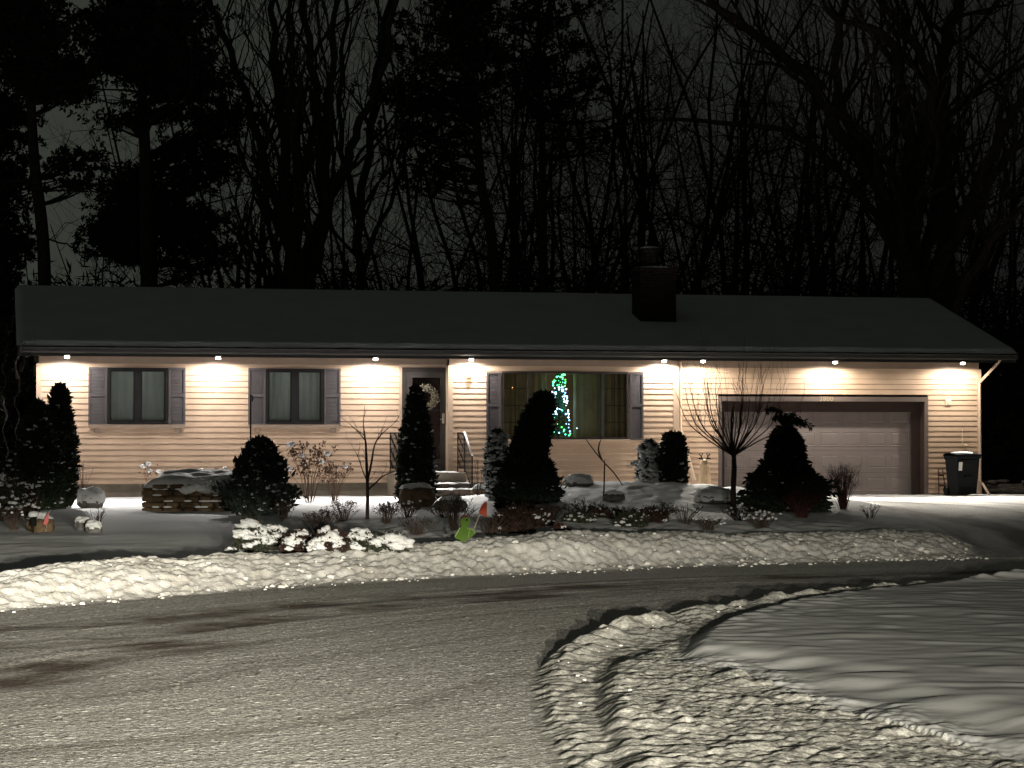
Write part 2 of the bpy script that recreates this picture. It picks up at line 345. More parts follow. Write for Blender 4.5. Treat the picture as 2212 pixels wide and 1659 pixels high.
def ground(x, y):
    z = zbase(x, y); d = y-ybank(x); xl = np.interp(y, DXY, DXX); drive = sstep(-.5, .4, x-xl)*(d > 0)
    # the plowed bank
    # streaks run down the bank face, away from the plough
    rr = (x*.8+d*.55); cc = (d*.85-x*.45)
    lump = .035*pnoise(rr*2.2, cc*1.4, 1) + .035*np.abs(pnoise(rr*5.5, cc*4.0, 2)) + .024*pnoise(rr*12, cc*8, 4) + .018*np.abs(pnoise(x*17, y*17, 6)) + .008*pnoise(x*30, y*30, 7)
    bm = sstep(-.12, .35, d)*(1-sstep(1.5, 2.3, d))*(1-.75*drive)
    z = z + bm*lump + .010*np.maximum(pnoise(x*14, y*14, 22), 0)*sstep(-.5, -.05, d)*(1-sstep(0, .1, d))
    # yard snow: gentle settling, lumpier in the planting bed
    bed = np.exp(-((y-32)/5)**4)*sstep(-4.2, -2.8, x)*(1-sstep(5.5, 7, x)) + np.exp(-((y-45)/4)**4)*sstep(-1, 0, x)*(1-sstep(5.5, 7, x))
    z = z + sstep(2.0, 3.2, d)*(1-drive)*(.018*pnoise(x*.7, y*.5, 8) + .006*pnoise(x*2.7, y*1.8, 9) + bed*(.05*np.abs(pnoise(x*1.6, y*1.2, 10)) + .03*pnoise(x*4, y*3, 11)))
    z = z + drive*(.012*pnoise(x*1.1+y*.15, y*.3, 12) + .008*pnoise(x*5, y*1.2, 13))
    # road crust
    near = d < .3
    isl_in = in_poly(x, y, isl_poly)
    od, _ = pl_dist(x, y, OUTER)
    od = od + .06*pnoise(x*4, y*4, 33) + .03*pnoise(x*11, y*11, 34)
    ins = np.where(isl_in, sstep(.02, .16, od), 0)
    dt = np.minimum.reduce([pl_dist(x, y, t)[0] for t in TRACKS])
    tr = np.exp(-(dt/.34)**2)*np.clip(.75+.7*pnoise(x*.6, y*.9, 55)+.4*pnoise(x*3, y*5, 56), 0, 1.2)
    tr = np.maximum(tr, np.exp(-(pl_dist(x, y, TRACKS[2])[0]/.75)**2)*np.clip(.7+.9*pnoise(x*.8, y*1.1, 62), 0, 1.1))
    t2 = pl_dist(x, y, TRACKS[0])[0]
    rough = .0022*pnoise(x*16, y*19, 14) + .0035*np.abs(pnoise(x*26, y*34, 15)) + .002*pnoise(t2*6, x*1.2, 16) + .002*np.abs(pnoise(x*5, y*5, 17)) + .012*np.maximum(pnoise(x*15, y*18, 57)-.35, 0)
    z = z + near*(1-ins)*(rough*(1-.55*tr) - .005*tr + .02*np.maximum(pnoise(t2*3, x*.25, 18), 0)*np.exp(-((dt-.35)/.2)**2))
    # traffic island
    r1, _ = pl_dist(x, y, RING1); r2, _ = pl_dist(x, y, RING2); gr, _ = pl_dist(x, y, GROOVE)
    lw = in_poly(x, y, lawn_poly); ld = np.minimum(pl_dist(x, y, ISL)[0], pl_dist(x, y, CHUNK_IN)[0])
    ch = in_poly(x, y, chunk_poly); cdist = pl_dist(x, y, CH_EDGE)[0]
    l2, s2 = pl_dist(x, y, LINE2); l2 = s2*(l2)+.03*pnoise(x*5, y*5, 35)
    z = z + ins*(.030 + (.030+.045*sstep(16, 18.5, y))*sstep(14.6, 16.4, y)*np.exp(-(r1/.30)**2)*(1+.9*pnoise(x*4, y*4, 19)) + .022*sstep(-.02, .08, l2)*(1+.8*pnoise(x*6, y*6, 36))*np.exp(-(l2/.9)**2))
    z = z + ins*(.012*np.abs(pnoise(x*9, y*9, 20)) + .008*pnoise(x*18, y*18, 21))*(1-.7*np.exp(-(gr/.25)**4))*np.where(lw, 1-sstep(0, .22, ld), 1)
    z = z - ins*.020*np.exp(-(gr/.19)**4)*(1-lw) + ins*np.exp(-(gr/.24)**4)*.008*pnoise(x*18, y*10, 31)
    lc = pl_dist(x, y, CHUNK_IN)[0]; lawnrise = np.where(lw, sstep(0, .22, pl_dist(x, y, ISL)[0])*sstep(-.1, .9, lc+.25*pnoise(x*1.7, y*1.7, 45)), 0)
    z = z + lawnrise*.11 + lawnrise*(.007*pnoise(x*.7, y*.7, 23) + .014*sstep(.1, .9, pnoise(x*1.1, y*1.25, 24)) + .010*sstep(.2, .9, pnoise(x*2.0, y*2.6, 25)) + .0035*pnoise(x*3.1, y*4.5, 48))
    cm = np.where(ch & ~lw, sstep(0, .15, cdist), 0) + np.where(lw, np.exp(-(np.maximum(lc+.2*pnoise(x*2.1, y*2.1, 46), 0)/.32)**2), 0)
    wx = x+.12*pnoise(x*2, y*2, 41); wy = y+.12*pnoise(x*2, y*2, 42)
    z = z + .55*cm*(.06 + (.35+1.1*sstep(-.5, .7, pnoise(x*.9, y*.8, 43)))*(.045*np.abs(pnoise(wx*3.2+wy*.9, wy*2.6-wx*.7, 26)) + .022*np.abs(pnoise(wx*8.5, wy*7, 27))) + .03*pnoise(x*1.2, y*1.1, 44) + .008*pnoise(x*18, y*15, 28))
    z = z + np.where(ch, np.exp(-(pl_dist(x, y, CHUNK_IN)[0]/.22)**2), 0)*(.07*np.maximum(pnoise(x*4, y*4, 29)-.1, 0))
    return z, dict(d=d, isl=isl_in, drive=drive, tr=tr, ins=ins, t2=t2)
def make_ground():
    def geo(a, b, s0, g):
        o = []; v = a; s = s0
        while abs(v) < abs(b): v += s; s *= g; o.append(v)
        return o
    xp = np.arange(0, 3, .022).tolist()+np.arange(3, 7.3, .032).tolist(); xp += np.arange(7.3, 12.5, .07).tolist(); xp += geo(12.5, 500, .12, 1.15)
    xs = np.array([-v for v in xp[:0:-1]]+xp)
    ys = np.concatenate([np.arange(-60, 2, 6), np.arange(2, 9.6, .2), np.arange(9.6, 17, .022), np.arange(17, 24, .03), np.arange(24, 31, .04), np.arange(31, 56, .11), np.array([56+0*0]+geo(56, 900, .3, 1.12))])
    X, Y = np.meshgrid(xs, ys); Z = np.zeros_like(X); keep = {}
    Zf, inf = ground(X, Y)
    Z = Zf; nx, ny = len(xs), len(ys)
    c = lambda a: a[:-1, :-1]
    fx = (X[:-1, :-1]+X[1:, 1:])/2; fy = (Y[:-1, :-1]+Y[1:, 1:])/2
    d = fy-ybank(fx); isl = in_poly(fx, fy, isl_poly); lw = in_poly(fx, fy, lawn_poly)
    xl = np.interp(fy, DXY, DXX)
    drive = (d > .3) & (fx > xl) & (fx < 13.5+.1*(fy-30)) & (fy < 54)
    bank = (d > -.02) & (d < 2.1+.25*pnoise(fx, fy, 5)) & ~drive
    reg = np.where(d <= -.02, 0, 2)        # 0 road, 1 bank, 2 lawn, 3 island lawn, 4 drive, 5 island edge
    reg = np.where(bank, 1, reg); reg = np.where(drive, 4, reg)
    reg = np.where(isl & (d < -.5), 5, reg); reg = np.where(lw & (d < -.5), 3, reg)
    idx = np.arange(nx*ny).reshape(ny, nx)
    Q = np.stack([idx[:-1, :-1], idx[:-1, 1:], idx[1:, 1:], idx[1:, :-1]], -1).reshape(-1, 4); reg = reg.ravel()
    V = np.stack([X, Y, Z], -1).reshape(-1, 3)
    # dirt: how much bare wet asphalt shows (tyre tracks); a real property of the surface
    dirt = (inf['tr']*(.75+.5*pnoise(X*1.3, Y*1.3, 50)) + .08 + .40*pnoise(inf['t2']*1.5, X*.08, 51) + .34*pnoise(inf['t2']*4.2, X*.16, 59) + .10*pnoise(X*5, Y*5, 52)).ravel()
    dirt = np.clip(dirt, 0, 1)
    dx = (X - np.interp(Y, DXY, DXX))
    ddirt = np.exp(-((dx-2.2+.12*(Y-45))/.3)**2) + np.exp(-((dx-.6+.10*(Y-40))/.35)**2)
    ddirt = np.clip(ddirt*sstep(28, 33, Y)*.8+.22+.75*pnoise(dx*2.0+.5*pnoise(Y*.4, dx*.2, 54), Y*.16, 53)+.25*pnoise(dx*7, Y*.5, 58), 0, 1).ravel()
    # normals of the whole sheet so that the pieces shade without seams
    gx = np.gradient(Z, xs, axis=1); gy = np.gradient(Z, ys, axis=0)
    NN = np.stack([-gx, -gy, np.ones_like(Z)], -1).reshape(-1, 3); NN /= np.linalg.norm(NN, axis=1)[:, None]
    names = {0: ('road', ROAD), 1: ('snow_bank', M['bank']), 2: ('snowy_lawn', M['snow']), 3: ('island_lawn', M['islandsnow']), 4: ('driveway', DRIVE), 5: ('plowed_snow', PLOW)}
    for r, (nm, m) in names.items():
        q = Q[reg == r]; u, inv = np.unique(q.ravel(), return_inverse=True)
        b = MB(); b.add(V[u], inv.reshape(-1, 4)); o = b.build(nm, m, smooth=True)
        me = o.data
        me.normals_split_custom_set_from_vertices(NN[u].tolist())
        if r in (0, 4, 5):
            at_ = me.attributes.new('dirt', 'FLOAT', 'POINT'); at_.data.foreach_set('value', (ddirt if r == 4 else dirt)[u].astype(np.float32))
        o['kind'] = 'structure'
def road_mat(name, clean, wet, lo=.15, hi=.8, bscale=55, bd=.004):
    m = bpy.data.materials.new(name); m.use_nodes = True; t = m.node_tree; N = t.nodes.new; L = t.links.new
    b = t.nodes['Principled BSDF']; a = N('ShaderNodeAttribute'); a.attribute_name = 'dirt'
    c = N('ShaderNodeTexCoord'); n = N('ShaderNodeTexNoise'); n.inputs['Scale'].default_value = 14; n.inputs['Detail'].default_value = 6; n.inputs['Roughness'].default_value = .7
    L(c.outputs['Object'], n.inputs['Vector'])
    ad = N('ShaderNodeMath'); ad.operation = 'MULTIPLY_ADD'; L(n.outputs['Fac'], ad.inputs[0]); ad.inputs[1].default_value = .9; ad.inputs[2].default_value = -.42
    ad2 = N('ShaderNodeMath'); ad2.operation = 'ADD'; L(ad.outputs[0], ad2.inputs[0]); L(a.outputs['Fac'], ad2.inputs[1])
    mp = N('ShaderNodeMapRange'); mp.inputs['From Min'].default_value = lo; mp.inputs['From Max'].default_value = hi; L(ad2.outputs[0], mp.inputs['Value'])
    mx = N('ShaderNodeMix'); mx.data_type = 'RGBA'; mx.inputs[6].default_value = (*clean, 1); mx.inputs[7].default_value = (*wet, 1)
    L(mp.outputs[0], mx.inputs[0]); L(mx.outputs[2], b.inputs['Base Color'])
    n3 = N('ShaderNodeTexNoise'); n3.inputs['Scale'].default_value = 38; n3.inputs['Detail'].default_value = 3; n3.inputs['Roughness'].default_value = .75; L(c.outputs['Object'], n3.inputs['Vector'])
    r3 = N('ShaderNodeValToRGB'); L(n3.outputs['Fac'], r3.inputs[0]); e3 = r3.color_ramp.elements; e3[0].position = .40; e3[0].color = (*[v*.55 for v in clean], 1); e3[1].position = .66; e3[1].color = (*[min(.88, v*1.30) for v in clean], 1)
    L(r3.outputs[0], mx.inputs[6])
    b.inputs['Roughness'].default_value = .7; b.inputs['Specular IOR Level'].default_value = .3
    n2 = N('ShaderNodeTexNoise'); n2.inputs['Scale'].default_value = bscale; n2.inputs['Detail'].default_value = 4; L(c.outputs['Object'], n2.inputs['Vector'])
    bp = N('ShaderNodeBump'); bp.inputs['Distance'].default_value = bd; L(n2.outputs['Fac'], bp.inputs['Height']); L(bp.outputs[0], b.inputs['Normal'])
    return m
ROAD = road_mat('packed_snow_road', (.78, .74, .665), (.13, .10, .08), .2, 1.05, 36, .022)
DRIVE = road_mat('driveway_snow', (.62, .61, .60), (.10, .09, .085), .2, 1.0)
PLOW = road_mat('plowed_snow_edge', (.70, .68, .63), (.36, .33, .29), .2, 1.2)
make_ground()
def G(px, py):
    "where the sight line through a point of the photograph meets the ground"
    d = ray(px, py); Y = np.arange(9, 60, .03); k = Y/d[1]; z = CAMZ+d[2]*k; x = d[0]*k
    below = np.nonzero(z < zbase(x, Y))[0]; i = below[0] if len(below) else len(Y)-1
    return np.array([x[i], Y[i], float(zbase(x[i], Y[i]))])
def GZ(x, y): return float(ground(np.array([[float(x)]]), np.array([[float(y)]]))[0][0, 0])
# loose clods along the banks
def clods():
    b = MB()
    for i in range(380):
        x = R.uniform(-7, 6.2); y = float(ybank(x)) + R.normal(.05, .16) if R.random() < .55 else float(ybank(x)) + R.uniform(0, 1.3)
        s = R.choice([.01, .016, .024, .04], p=[.5, .33, .14, .03]); b.blob((x, y, GZ(x, y)+s*.25), (s*1.2, s, s*.75), 1, .14)
    for i in range(60):
        p = RING1[R.integers(0, len(RING1))]; x, y = p[0]+R.normal(0, .28), p[1]+R.normal(0, .2)
        if not in_poly(np.array([x]), np.array([y]), isl_poly)[0]: continue
        s = R.choice([.006, .010, .014], p=[.5, .4, .1]); b.blob((x, y, GZ(x, y)+s*.25), (s*1.2, s, s*.75), 1, .14)
    for i in range(0):
        x = R.uniform(-5, 3.5); y = R.uniform(11, 24)
        if in_poly(np.array([x]), np.array([y]), isl_poly)[0]: continue
        s = R.choice([.005, .008, .012], p=[.5, .4, .1]); b.blob((x, y, GZ(x, y)+s*.2), (s*1.3, s, s*.7), 1, .14)
    o = b.build('snow_clods', M['bank'], smooth=True); o['kind'] = 'stuff'; o['label'] = 'loose clods of plowed snow along banks and road'; o['category'] = 'snow clods'
clods()
# ------------------------------------------------------------------ the house
TH = math.atan(.2295); D0 = 52.0
U = np.array([cos(TH), sin(TH), 0]); Nn = np.array([sin(TH), -cos(TH), 0]); O0 = np.array([0, D0, 0])
def HW(px, py, t=0.0):
    "house coordinates (along wall, height) of a point on the wall plane standing t metres in front of the main wall"
    d = ray(px, py); k = (t - np.dot(np.array([0, 0, CAMZ])-O0, Nn)) / np.dot(d, Nn); p = np.array([0, 0, CAMZ])+d*k
    return float(np.dot(p-O0, U)), float(p[2])
def hs(px, t=0.0): return HW(px, 900, t)[0]
def hz(px, py, t=0.0): return HW(px, py, t)[1]
def H2W(s, t, z): return O0 + U*s + Nn*t + np.array([0, 0, z])
house = thing('house', 'long single-storey house with tan lap siding and a snow-covered gable roof', 'house', O0, TH)
SO = 3.33                                        # soffit height
ZB = hz(600, 1044)                                # bottom of the siding
GZ0 = .12
JUT = .30
S_L, S_D, S_J0, S_J1, S_R = hs(83), hs(968), hs(985, JUT), hs(1462, JUT), hs(2114)
S_J0 = hs(972, JUT)
def siding(b, s0, s1, z0, z1, y, holes):
    n = int(round((z1-z0)/.127)); hstep = (z1-z0)/n
    for k in range(n):
        a, c = z0+k*hstep, z0+(k+1)*hstep; m = (a+c)/2
        iv = [(s0, s1)]
        for (h0, h1, g0, g1) in holes:
            if g0 < m < g1:
                nv = []
                for p, q in iv:
                    if h1 <= p or h0 >= q: nv.append((p, q)); continue
                    if p < h0: nv.append((p, h0))
                    if h1 < q: nv.append((h1, q))
                iv = nv
        for p, q in iv:
            if q-p < .01: continue
            e = .013; V = [(p, y-e, a), (q, y-e, a), (q, y-.001, c), (p, y-.001, c), (p, y+.004, a), (q, y+.004, a)]
            # dutch-lap: a slight roll halfway up the course
            e = .019; mm = a+(c-a)*.16
            V = [(p, y+.004, a), (q, y+.004, a), (p, y-e, a+.006), (q, y-e, a+.006), (p, y-e*.97, mm), (q, y-e*.97, mm), (p, y-.001, c), (q, y-.001, c)]
            b.add(V, [(0, 1, 3, 2), (2, 3, 5, 4), (4, 5, 7, 6)])
    return b
def rect(x0, x1, y0, y1, t=0.0):
    a = HW(x0, y0, t); b = HW(x1, y1, t); return (a[0], b[0], HW(x0, y1, t)[1], a[1])
W1 = rect(232, 363, 794, 916); W2 = rect(574, 699, 796, 916)
DR = (hs(868), hs(968)+.0, hz(918, 1016), hz(918, 794))
PW = (hs(1084, JUT), hs(1357, JUT), hz(1220, 949, JUT), hz(1220, 803, JUT))
GO = (hs(1551), hs(2004), GZ0, hz(1780, 857))
T0 = SO-.17
b = MB(); siding(b, S_L, S_D+.05, ZB, T0, 0, [W1, W2, DR]); b.build('wall', M['siding'], house)
b = MB(); siding(b, S_J0, S_J1, ZB, T0, -JUT, [PW]); b.build('wall', M['siding'], house)
b = MB(); siding(b, S_J1, S_R, GZ0+.05, T0, 0, [GO]); b.build('wall', M['siding'], house)
# frieze boards under the soffit, corner posts
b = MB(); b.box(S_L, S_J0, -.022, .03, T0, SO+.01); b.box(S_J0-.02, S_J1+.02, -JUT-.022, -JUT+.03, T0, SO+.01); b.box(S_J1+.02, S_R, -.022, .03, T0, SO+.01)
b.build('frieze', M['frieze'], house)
for bx_ in ([(S_L-.05, S_L+.06, -.028, .10, ZB-.01)], [(S_J0-.045, S_J0+.07, -JUT-.028, -JUT+.08, ZB-.01), (S_J0-.047, S_J0-.03, -JUT+.08, -.02, ZB-.01)],
            [(S_J1-.09, S_J1+.045, -JUT-.028, -JUT+.08, ZB-.01), (S_J1+.02, S_J1+.045, -JUT+.08, -.02, ZB-.01)], [(S_J1+.05, S_J1+.14, -.026, .02, GZ0)], [(S_R-.05, S_R+.06, -.028, .10, GZ0)]):
    b = MB()
    for q_ in bx_: b.box(*q_, T0-.002)
    b.build('corner_post', M['trim'], house)
# foundation, side and back walls with gables
b = MB(); b.box(S_L+.01, S_J0, .02, .25, -.1, ZB); b.box(S_J0+.01, S_J1-.01, -JUT+.02, .25, -.1, ZB); b.build('foundation', M['concrete'], house)
RY = 4.35; zr = hz(1100, 640, -RY)+.0
OV = .62; EL, ER = hs(37, OV), hs(2196, OV); ET = SO+.20
SLP = (zr-ET)/(RY+OV)
b = MB()
for s, f in ((S_L+.03, 1), (S_R-.03, -1)):
    poly = [(-.0, -.1), (2*RY, -.1), (2*RY, SO), (RY, zr-.25), (0, SO)]
    V = [(s, y, z) for y, z in poly]; b.add(V, [(0, 1, 2, 4)]); b.add([V[4], V[2], V[3]], [(0, 1, 2)])
b.box(S_L+.03, S_R-.03, 2*RY-.1, 2*RY, -.1, SO)
b.build('wall', M['siding'], house)
# roof: deck, fascia + gutter, snow blanket
b = MB()
def roofsheet(b, dz0, dz1, e0, s0, s1, ns=60):
    ys = [-OV-e0, -OV+.15, 1.2, RY, 2*RY-1.2, 2*RY+OV+e0]
    def zz(y, dz): return ET + SLP*((y+OV) if y <= RY else (2*RY+OV-y)) + dz
    ss = np.linspace(s0, s1, ns); V = []
    for s in ss:
        for y in ys: V.append((s, y, zz(y, dz1)))
        for y in ys[::-1]: V.append((s, y, zz(y, dz0)))
    m = 2*len(ys); Q = []
    for i in range(ns-1):
        for j in range(m): Q.append((i*m+j, i*m+(j+1) % m, (i+1)*m+(j+1) % m, (i+1)*m+j))
    b.add(V, Q)
    for i in (0, ns-1):
        o = i*m; b.add([V[o+k] for k in range(m)], [(k, k+1, m-2-k, m-1-k) for k in range(len(ys)-1)])
roofsheet(b, -.10, 0, 0, EL, ER, 2); roof = b.build('roof', M['fascia'], house)
b = MB(); b.box(EL+.02, ER-.02, -OV+.03, .2, SO+.0, SO+.03); b.build('soffit', M['soffit'], house)
b = MB(); b.box(EL, ER, -OV-.0, -OV+.028, SO-.03, ET-.0); fb = b.build('fascia', M['fascia'], house)
b = MB()   # gutter with a rolled lip
pr = [(-OV-.012, ET-.03), (-OV-.012, SO+.05), (-OV-.06, SO+.035), (-OV-.10, SO+.07), (-OV-.115, ET-.055), (-OV-.13, ET-.04), (-OV-.11, ET-.03), (-OV-.09, ET-.06)]
V = [(s, y, z) for s in (EL+.02, ER-.02) for y, z in pr]; n = len(pr); b.add(V, [(i, i+1, n+i+1, n+i) for i in range(n-1)])
b.build('gutter', M['fascia'], house)
# snow on the roof
ns, nyy = 260, 26
ss = np.linspace(EL-.02, ER+.02, ns); V = []; 
ylist = np.concatenate([np.linspace(-OV-.06, -OV+.1, 5), np.linspace(-OV+.3, RY-.2, 9), np.linspace(RY-.1, RY+.1, 3), np.linspace(RY+.4, 2*RY+OV, 6)])
SS, YY = np.meshgrid(ss, ylist); base = ET + SLP*np.where(YY < RY, YY+OV, 2*RY+OV-YY)
th = .10*np.clip(sstep(-OV-.075, -OV+.06, YY), 0, 1)*sstep(0, .08, np.minimum(SS-ss[0], ss[-1]-SS)+.005) + .008*pnoise(SS*.8, YY*.8, 60) + .01*pnoise(SS*3, YY*1.5, 61)*(YY < -OV+.25)
ZZ = base + .006 + np.maximum(th, .004); V = np.stack([SS, YY, ZZ], -1).reshape(-1, 3)
ii = np.arange(len(V)).reshape(SS.shape); Q = np.stack([ii[:-1, :-1], ii[:-1, 1:], ii[1:, 1:], ii[1:, :-1]], -1).reshape(-1, 4)
MB().add(V, Q).build('roof_snow', M['roofsnow'], roof, smooth=True)

# ---- windows with shutters
def glass_mat():
    m = bpy.data.materials.new('window_glass'); m.use_nodes = True; t = m.node_tree; t.nodes.clear(); N = t.nodes.new; L = t.links.new
    o = N('ShaderNodeOutputMaterial'); tr = N('ShaderNodeBsdfTransparent'); tr.inputs[0].default_value = (.82, .86, .85, 1)
    gl = N('ShaderNodeBsdfGlossy'); gl.inputs['Roughness'].default_value = .03; gl.inputs['Color'].default_value = (.9, .9, .9, 1)
    fr = N('ShaderNodeFresnel'); fr.inputs[0].default_value = 1.5; mx = N('ShaderNodeMixShader')
    L(fr.outputs[0], mx.inputs[0]); L(tr.outputs[0], mx.inputs[1]); L(gl.outputs[0], mx.inputs[2]); L(mx.outputs[0], o.inputs[0]); return m
M['glass'] = glass_mat()
def frame_rect(b, r, y0, y1, w):
    s0, s1, z0, z1 = r; b.box(s0, s0+w, y0, y1, z0, z1); b.box(s1-w, s1, y0, y1, z0, z1); b.box(s0+w, s1-w, y0, y1, z1-w, z1); b.box(s0+w, s1-w, y0, y1, z0, z0+w)
def shutter(r, y, mid=.52):
    s0, s1, z0, z1 = r; b = MB(); w = .045
    frame_rect(b, r, y-.035, y-.004, w); zm = z0+(z1-z0)*mid; b.box(s0+w, s1-w, y-.033, y-.004, zm-.035, zm+.035)
    b.box(s0+w, s1-w, y-.008, y-.003, z0+w, z1-w)
    for a, c in ((z0+w, zm-.035), (zm+.035, z1-w)):
        k = int((c-a)/.030)
        for i in range(k):
            z = a+(i+.5)*(c-a)/k; b.add([(s0+w, y-.020, z-.008), (s1-w, y-.020, z-.008), (s1-w, y-.014, z+.012), (s0+w, y-.014, z+.012)], [(0, 1, 2, 3)])
            b.add([(s0+w, y-.020, z-.008), (s1-w, y-.020, z-.008), (s1-w, y-.008, z-.008), (s0+w, y-.008, z-.008)], [(3, 2, 1, 0)])
    return b.build('shutter', M['shutter'], house)
def curtain(s0, s1, z0, z1, y, mat_, parent, amp=.02, wl=.13, name='curtain', seed=0):
    n = max(12, int((s1-s0)/.015)); xs = np.linspace(s0, s1, n)
    yy = y + amp*np.sin(xs*2*pi/wl + 2*np.sin(xs*4+seed)) + amp*.5*np.sin(xs*2*pi/(wl*2.7)+seed)
    V = [(x, q, z) for z in (z0, z1) for x, q in zip(xs, yy)]
    return MB().add(V, [(i, i+1, n+i+1, n+i) for i in range(n-1)]).build(name, mat_, parent, smooth=True)
def recess(r, y, depth, m, parent, name='window_reveal'):
    s0, s1, z0, z1 = r; b = MB()
    b.box(s0-.03, s0, y, y+depth, z0-.03, z1+.03); b.box(s1, s1+.03, y, y+depth, z0-.03, z1+.03); b.box(s0, s1, y, y+depth, z1, z1+.03); b.box(s0, s1, y, y+depth, z0-.03, z0)
    b.box(s0-.03, s1+.03, y+depth, y+depth+.02, z0-.03, z1+.03)
    return b.build(name, m, parent)
def window(r, seed):
    s0, s1, z0, z1 = r; b = MB(); frame_rect(b, r, -.045, .05, .06); sm = (s0+s1)/2; b.box(sm-.07, sm+.07, -.04, .05, z0+.06, z1-.06)
    for a, c in ((s0+.06, sm-.07), (sm+.07, s1-.06)): frame_rect(b, (a, c, z0+.06, z1-.06), -.02, .045, .025)
    w_ = b.build('window', M['frame'], house)
    g = MB()
    for a, c in ((s0+.06, sm-.07), (sm+.07, s1-.06)): g.add([(a, .0, z0+.06), (c, .0, z0+.06), (c, .0, z1-.06), (a, .0, z1-.06)], [(0, 1, 2, 3)])
    g.build('pane', M['glass'], w_)
    curtain(s0+.03, sm-.01, z0, z1, .07, M['cream'], w_, .012, .16, seed=seed); curtain(sm+.01, s1-.03, z0, z1, .07, M['cream'], w_, .012, .19, seed=seed+2)
    recess(r, .05, .95, M['room'], w_)
    return w_
window(W1, 1); window(W2, 4)
for x0, x1, y0, y1, tt in ((191, 231, 793, 918, 0), (364, 400, 794, 918, 0), (536, 573, 795, 918, 0), (700, 735, 796, 918, 0), (1050, 1081, 804, 951, JUT), (1360, 1389, 805, 951, JUT)):
    shutter(rect(x0, x1, y0, y1, tt), -tt-.018)
def sill(x0, x1, y0, y1):
    a = rect(x0, x1, y0, y1); b = MB(); b.bbox(a[0], a[1], -.07, -.014, a[2], a[3], .006)
    for s in (a[0]+.12, a[1]-.24): b.add([(s, -.016, a[2]-.10), (s+.12, -.016, a[2]-.10), (s+.12, -.016, a[2]), (s, -.016, a[2]), (s, -.085, a[2]), (s+.12, -.085, a[2])], [(0, 1, 5, 4), (0, 4, 3, 3), (1, 2, 5, 5)])
    b.build('window_sill', M['frieze'], house)
sill(192, 400, 917, 925); sill(537, 736, 917, 925)
# picture window
s0, s1, z0, z1 = PW; y = -JUT; b = MB(); frame_rect(b, PW, y-.04, y+.06, .045)
m1, m2 = hs(1141, JUT), hs(1301, JUT)
for m_ in (m1, m2): b.box(m_-.03, m_+.03, y-.045, y+.05, z0+.045, z1-.045)
pw = b.build('window', M['brown'], house)
b = MB()
for a, c in ((s0+.045, m1-.03), (m2+.03, s1-.045)):
    b = MB()
    for k in (1, 2, 3): zz = z0+(z1-z0)*k/4; b.box(a, c, y+.012, y+.022, zz-.008, zz+.008)
    mm = (a+c)/2; b.box(mm-.008, mm+.008, y+.013, y+.023, z0+.05, z1-.05); b.build('muntin_grid', M['brown'], pw)
g = MB()
for a, c in ((s0+.045, m1-.03), (m1+.03, m2-.03), (m2+.03, s1-.045)): g.add([(a, y+.008, z0+.045), (c, y+.008, z0+.045), (c, y+.008, z1-.045), (a, y+.008, z1-.045)], [(0, 1, 2, 3)])
g.build('pane', M['glass'], pw)
b = MB(); b.bbox(s0-.02, s1+.02, y-.09, y-.015, z0-.045, z0-.003, .006); b.build('window_sill', M['trim'], house)
# the living room behind it
b = MB(); b.box(s0-1.2, s1+1.2, 3.2, 3.25, ZB, T0); b.box(s0-1.25, s0-1.2, .1, 3.2, ZB, T0); b.box(s1+1.2, s1+1.25, .1, 3.2, ZB, T0); b.box(s0-1.2, s1+1.2, .1, 3.2, T0, T0+.03); b.box(s0-1.2, s1+1.2, -JUT+.07, 3.2, ZB-.02, ZB)
b.build('living_room', M['room'], house)
xt = hs(1217, JUT)
curtain(s0-.1, m1+.25, z0-.3, z1+.1, y+.22, M['curt'], pw, .03, .17, seed=2)
curtain(m1+.30, xt-.32, z0-.3, z1+.1, y+.26, M['curt'], pw, .035, .2, seed=5)
curtain(xt+.30, s1+.1, z0-.3, z1+.1, y+.26, M['curt'], pw, .035, .19, seed=9)
# christmas tree
ct = thing('christmas_tree', 'narrow lit christmas tree glowing green and blue behind the picture window', 'christmas tree', H2W(xt, JUT-.42, ZB), TH)
hT = z1-ZB+.02
pts = []
for i in range(2600):
    h = R.random()**1.2; r = (.27*(1-h)+.06)*R.random()**.4; a = R.uniform(0, 2*pi); pts.append((r*cos(a), r*sin(a)*.6, .15+h*(hT-.2)))
MB().leaves(np.array(pts), .07, .35).build('foliage', mat('tree_needles', (.02, .07, .03), .8, .3, 8), ct)
MB().tube([(0, 0, 0), (0, 0, hT-.1)], [.03, .008], 6).build('trunk', M['bark'], ct)
BC = [emit('bulb_green', (.10, .85, .12), 7), emit('bulb_teal', (.1, .8, .5), 7), emit('bulb_blue', (.25, .5, 1.0), 9), emit('bulb_white', (.55, .78, 1.0), 11), emit('bulb_yellow', (.5, .85, .1), 7)]
bulbs = {}
zlo = z0-ZB
for i in range(150):
    h = R.random(); zz = zlo-.02 + h*(hT-zlo-.02); r = .25*(1-zz/hT)+.13; a = R.uniform(-pi, 0)
    p = (r*cos(a)*1.0, r*sin(a)*.62-.02, zz)
    f = (zz-zlo)/(hT-zlo)
    k = int(R.choice([0, 1, 4], p=[.4, .45, .15])) if f > .78 else int(R.choice([2, 3, 1], p=[.5, .38, .12])) if f > .28 else int(R.choice([1, 0, 2], p=[.6, .2, .2]))
    if f < .28 and R.random() < .4: continue
    if k not in bulbs:
        o = MB().blob((0, 0, 0), .5, 1, 0).build('light_bulb', BC[k], ct, smooth=True); bulbs[k] = o
    else: o = bulbs[k].copy(); COL.objects.link(o)
    o.parent = ct; o.location = p; s_ = R.choice([.016, .024, .034, .042]); o.scale = (s_, s_, s_)
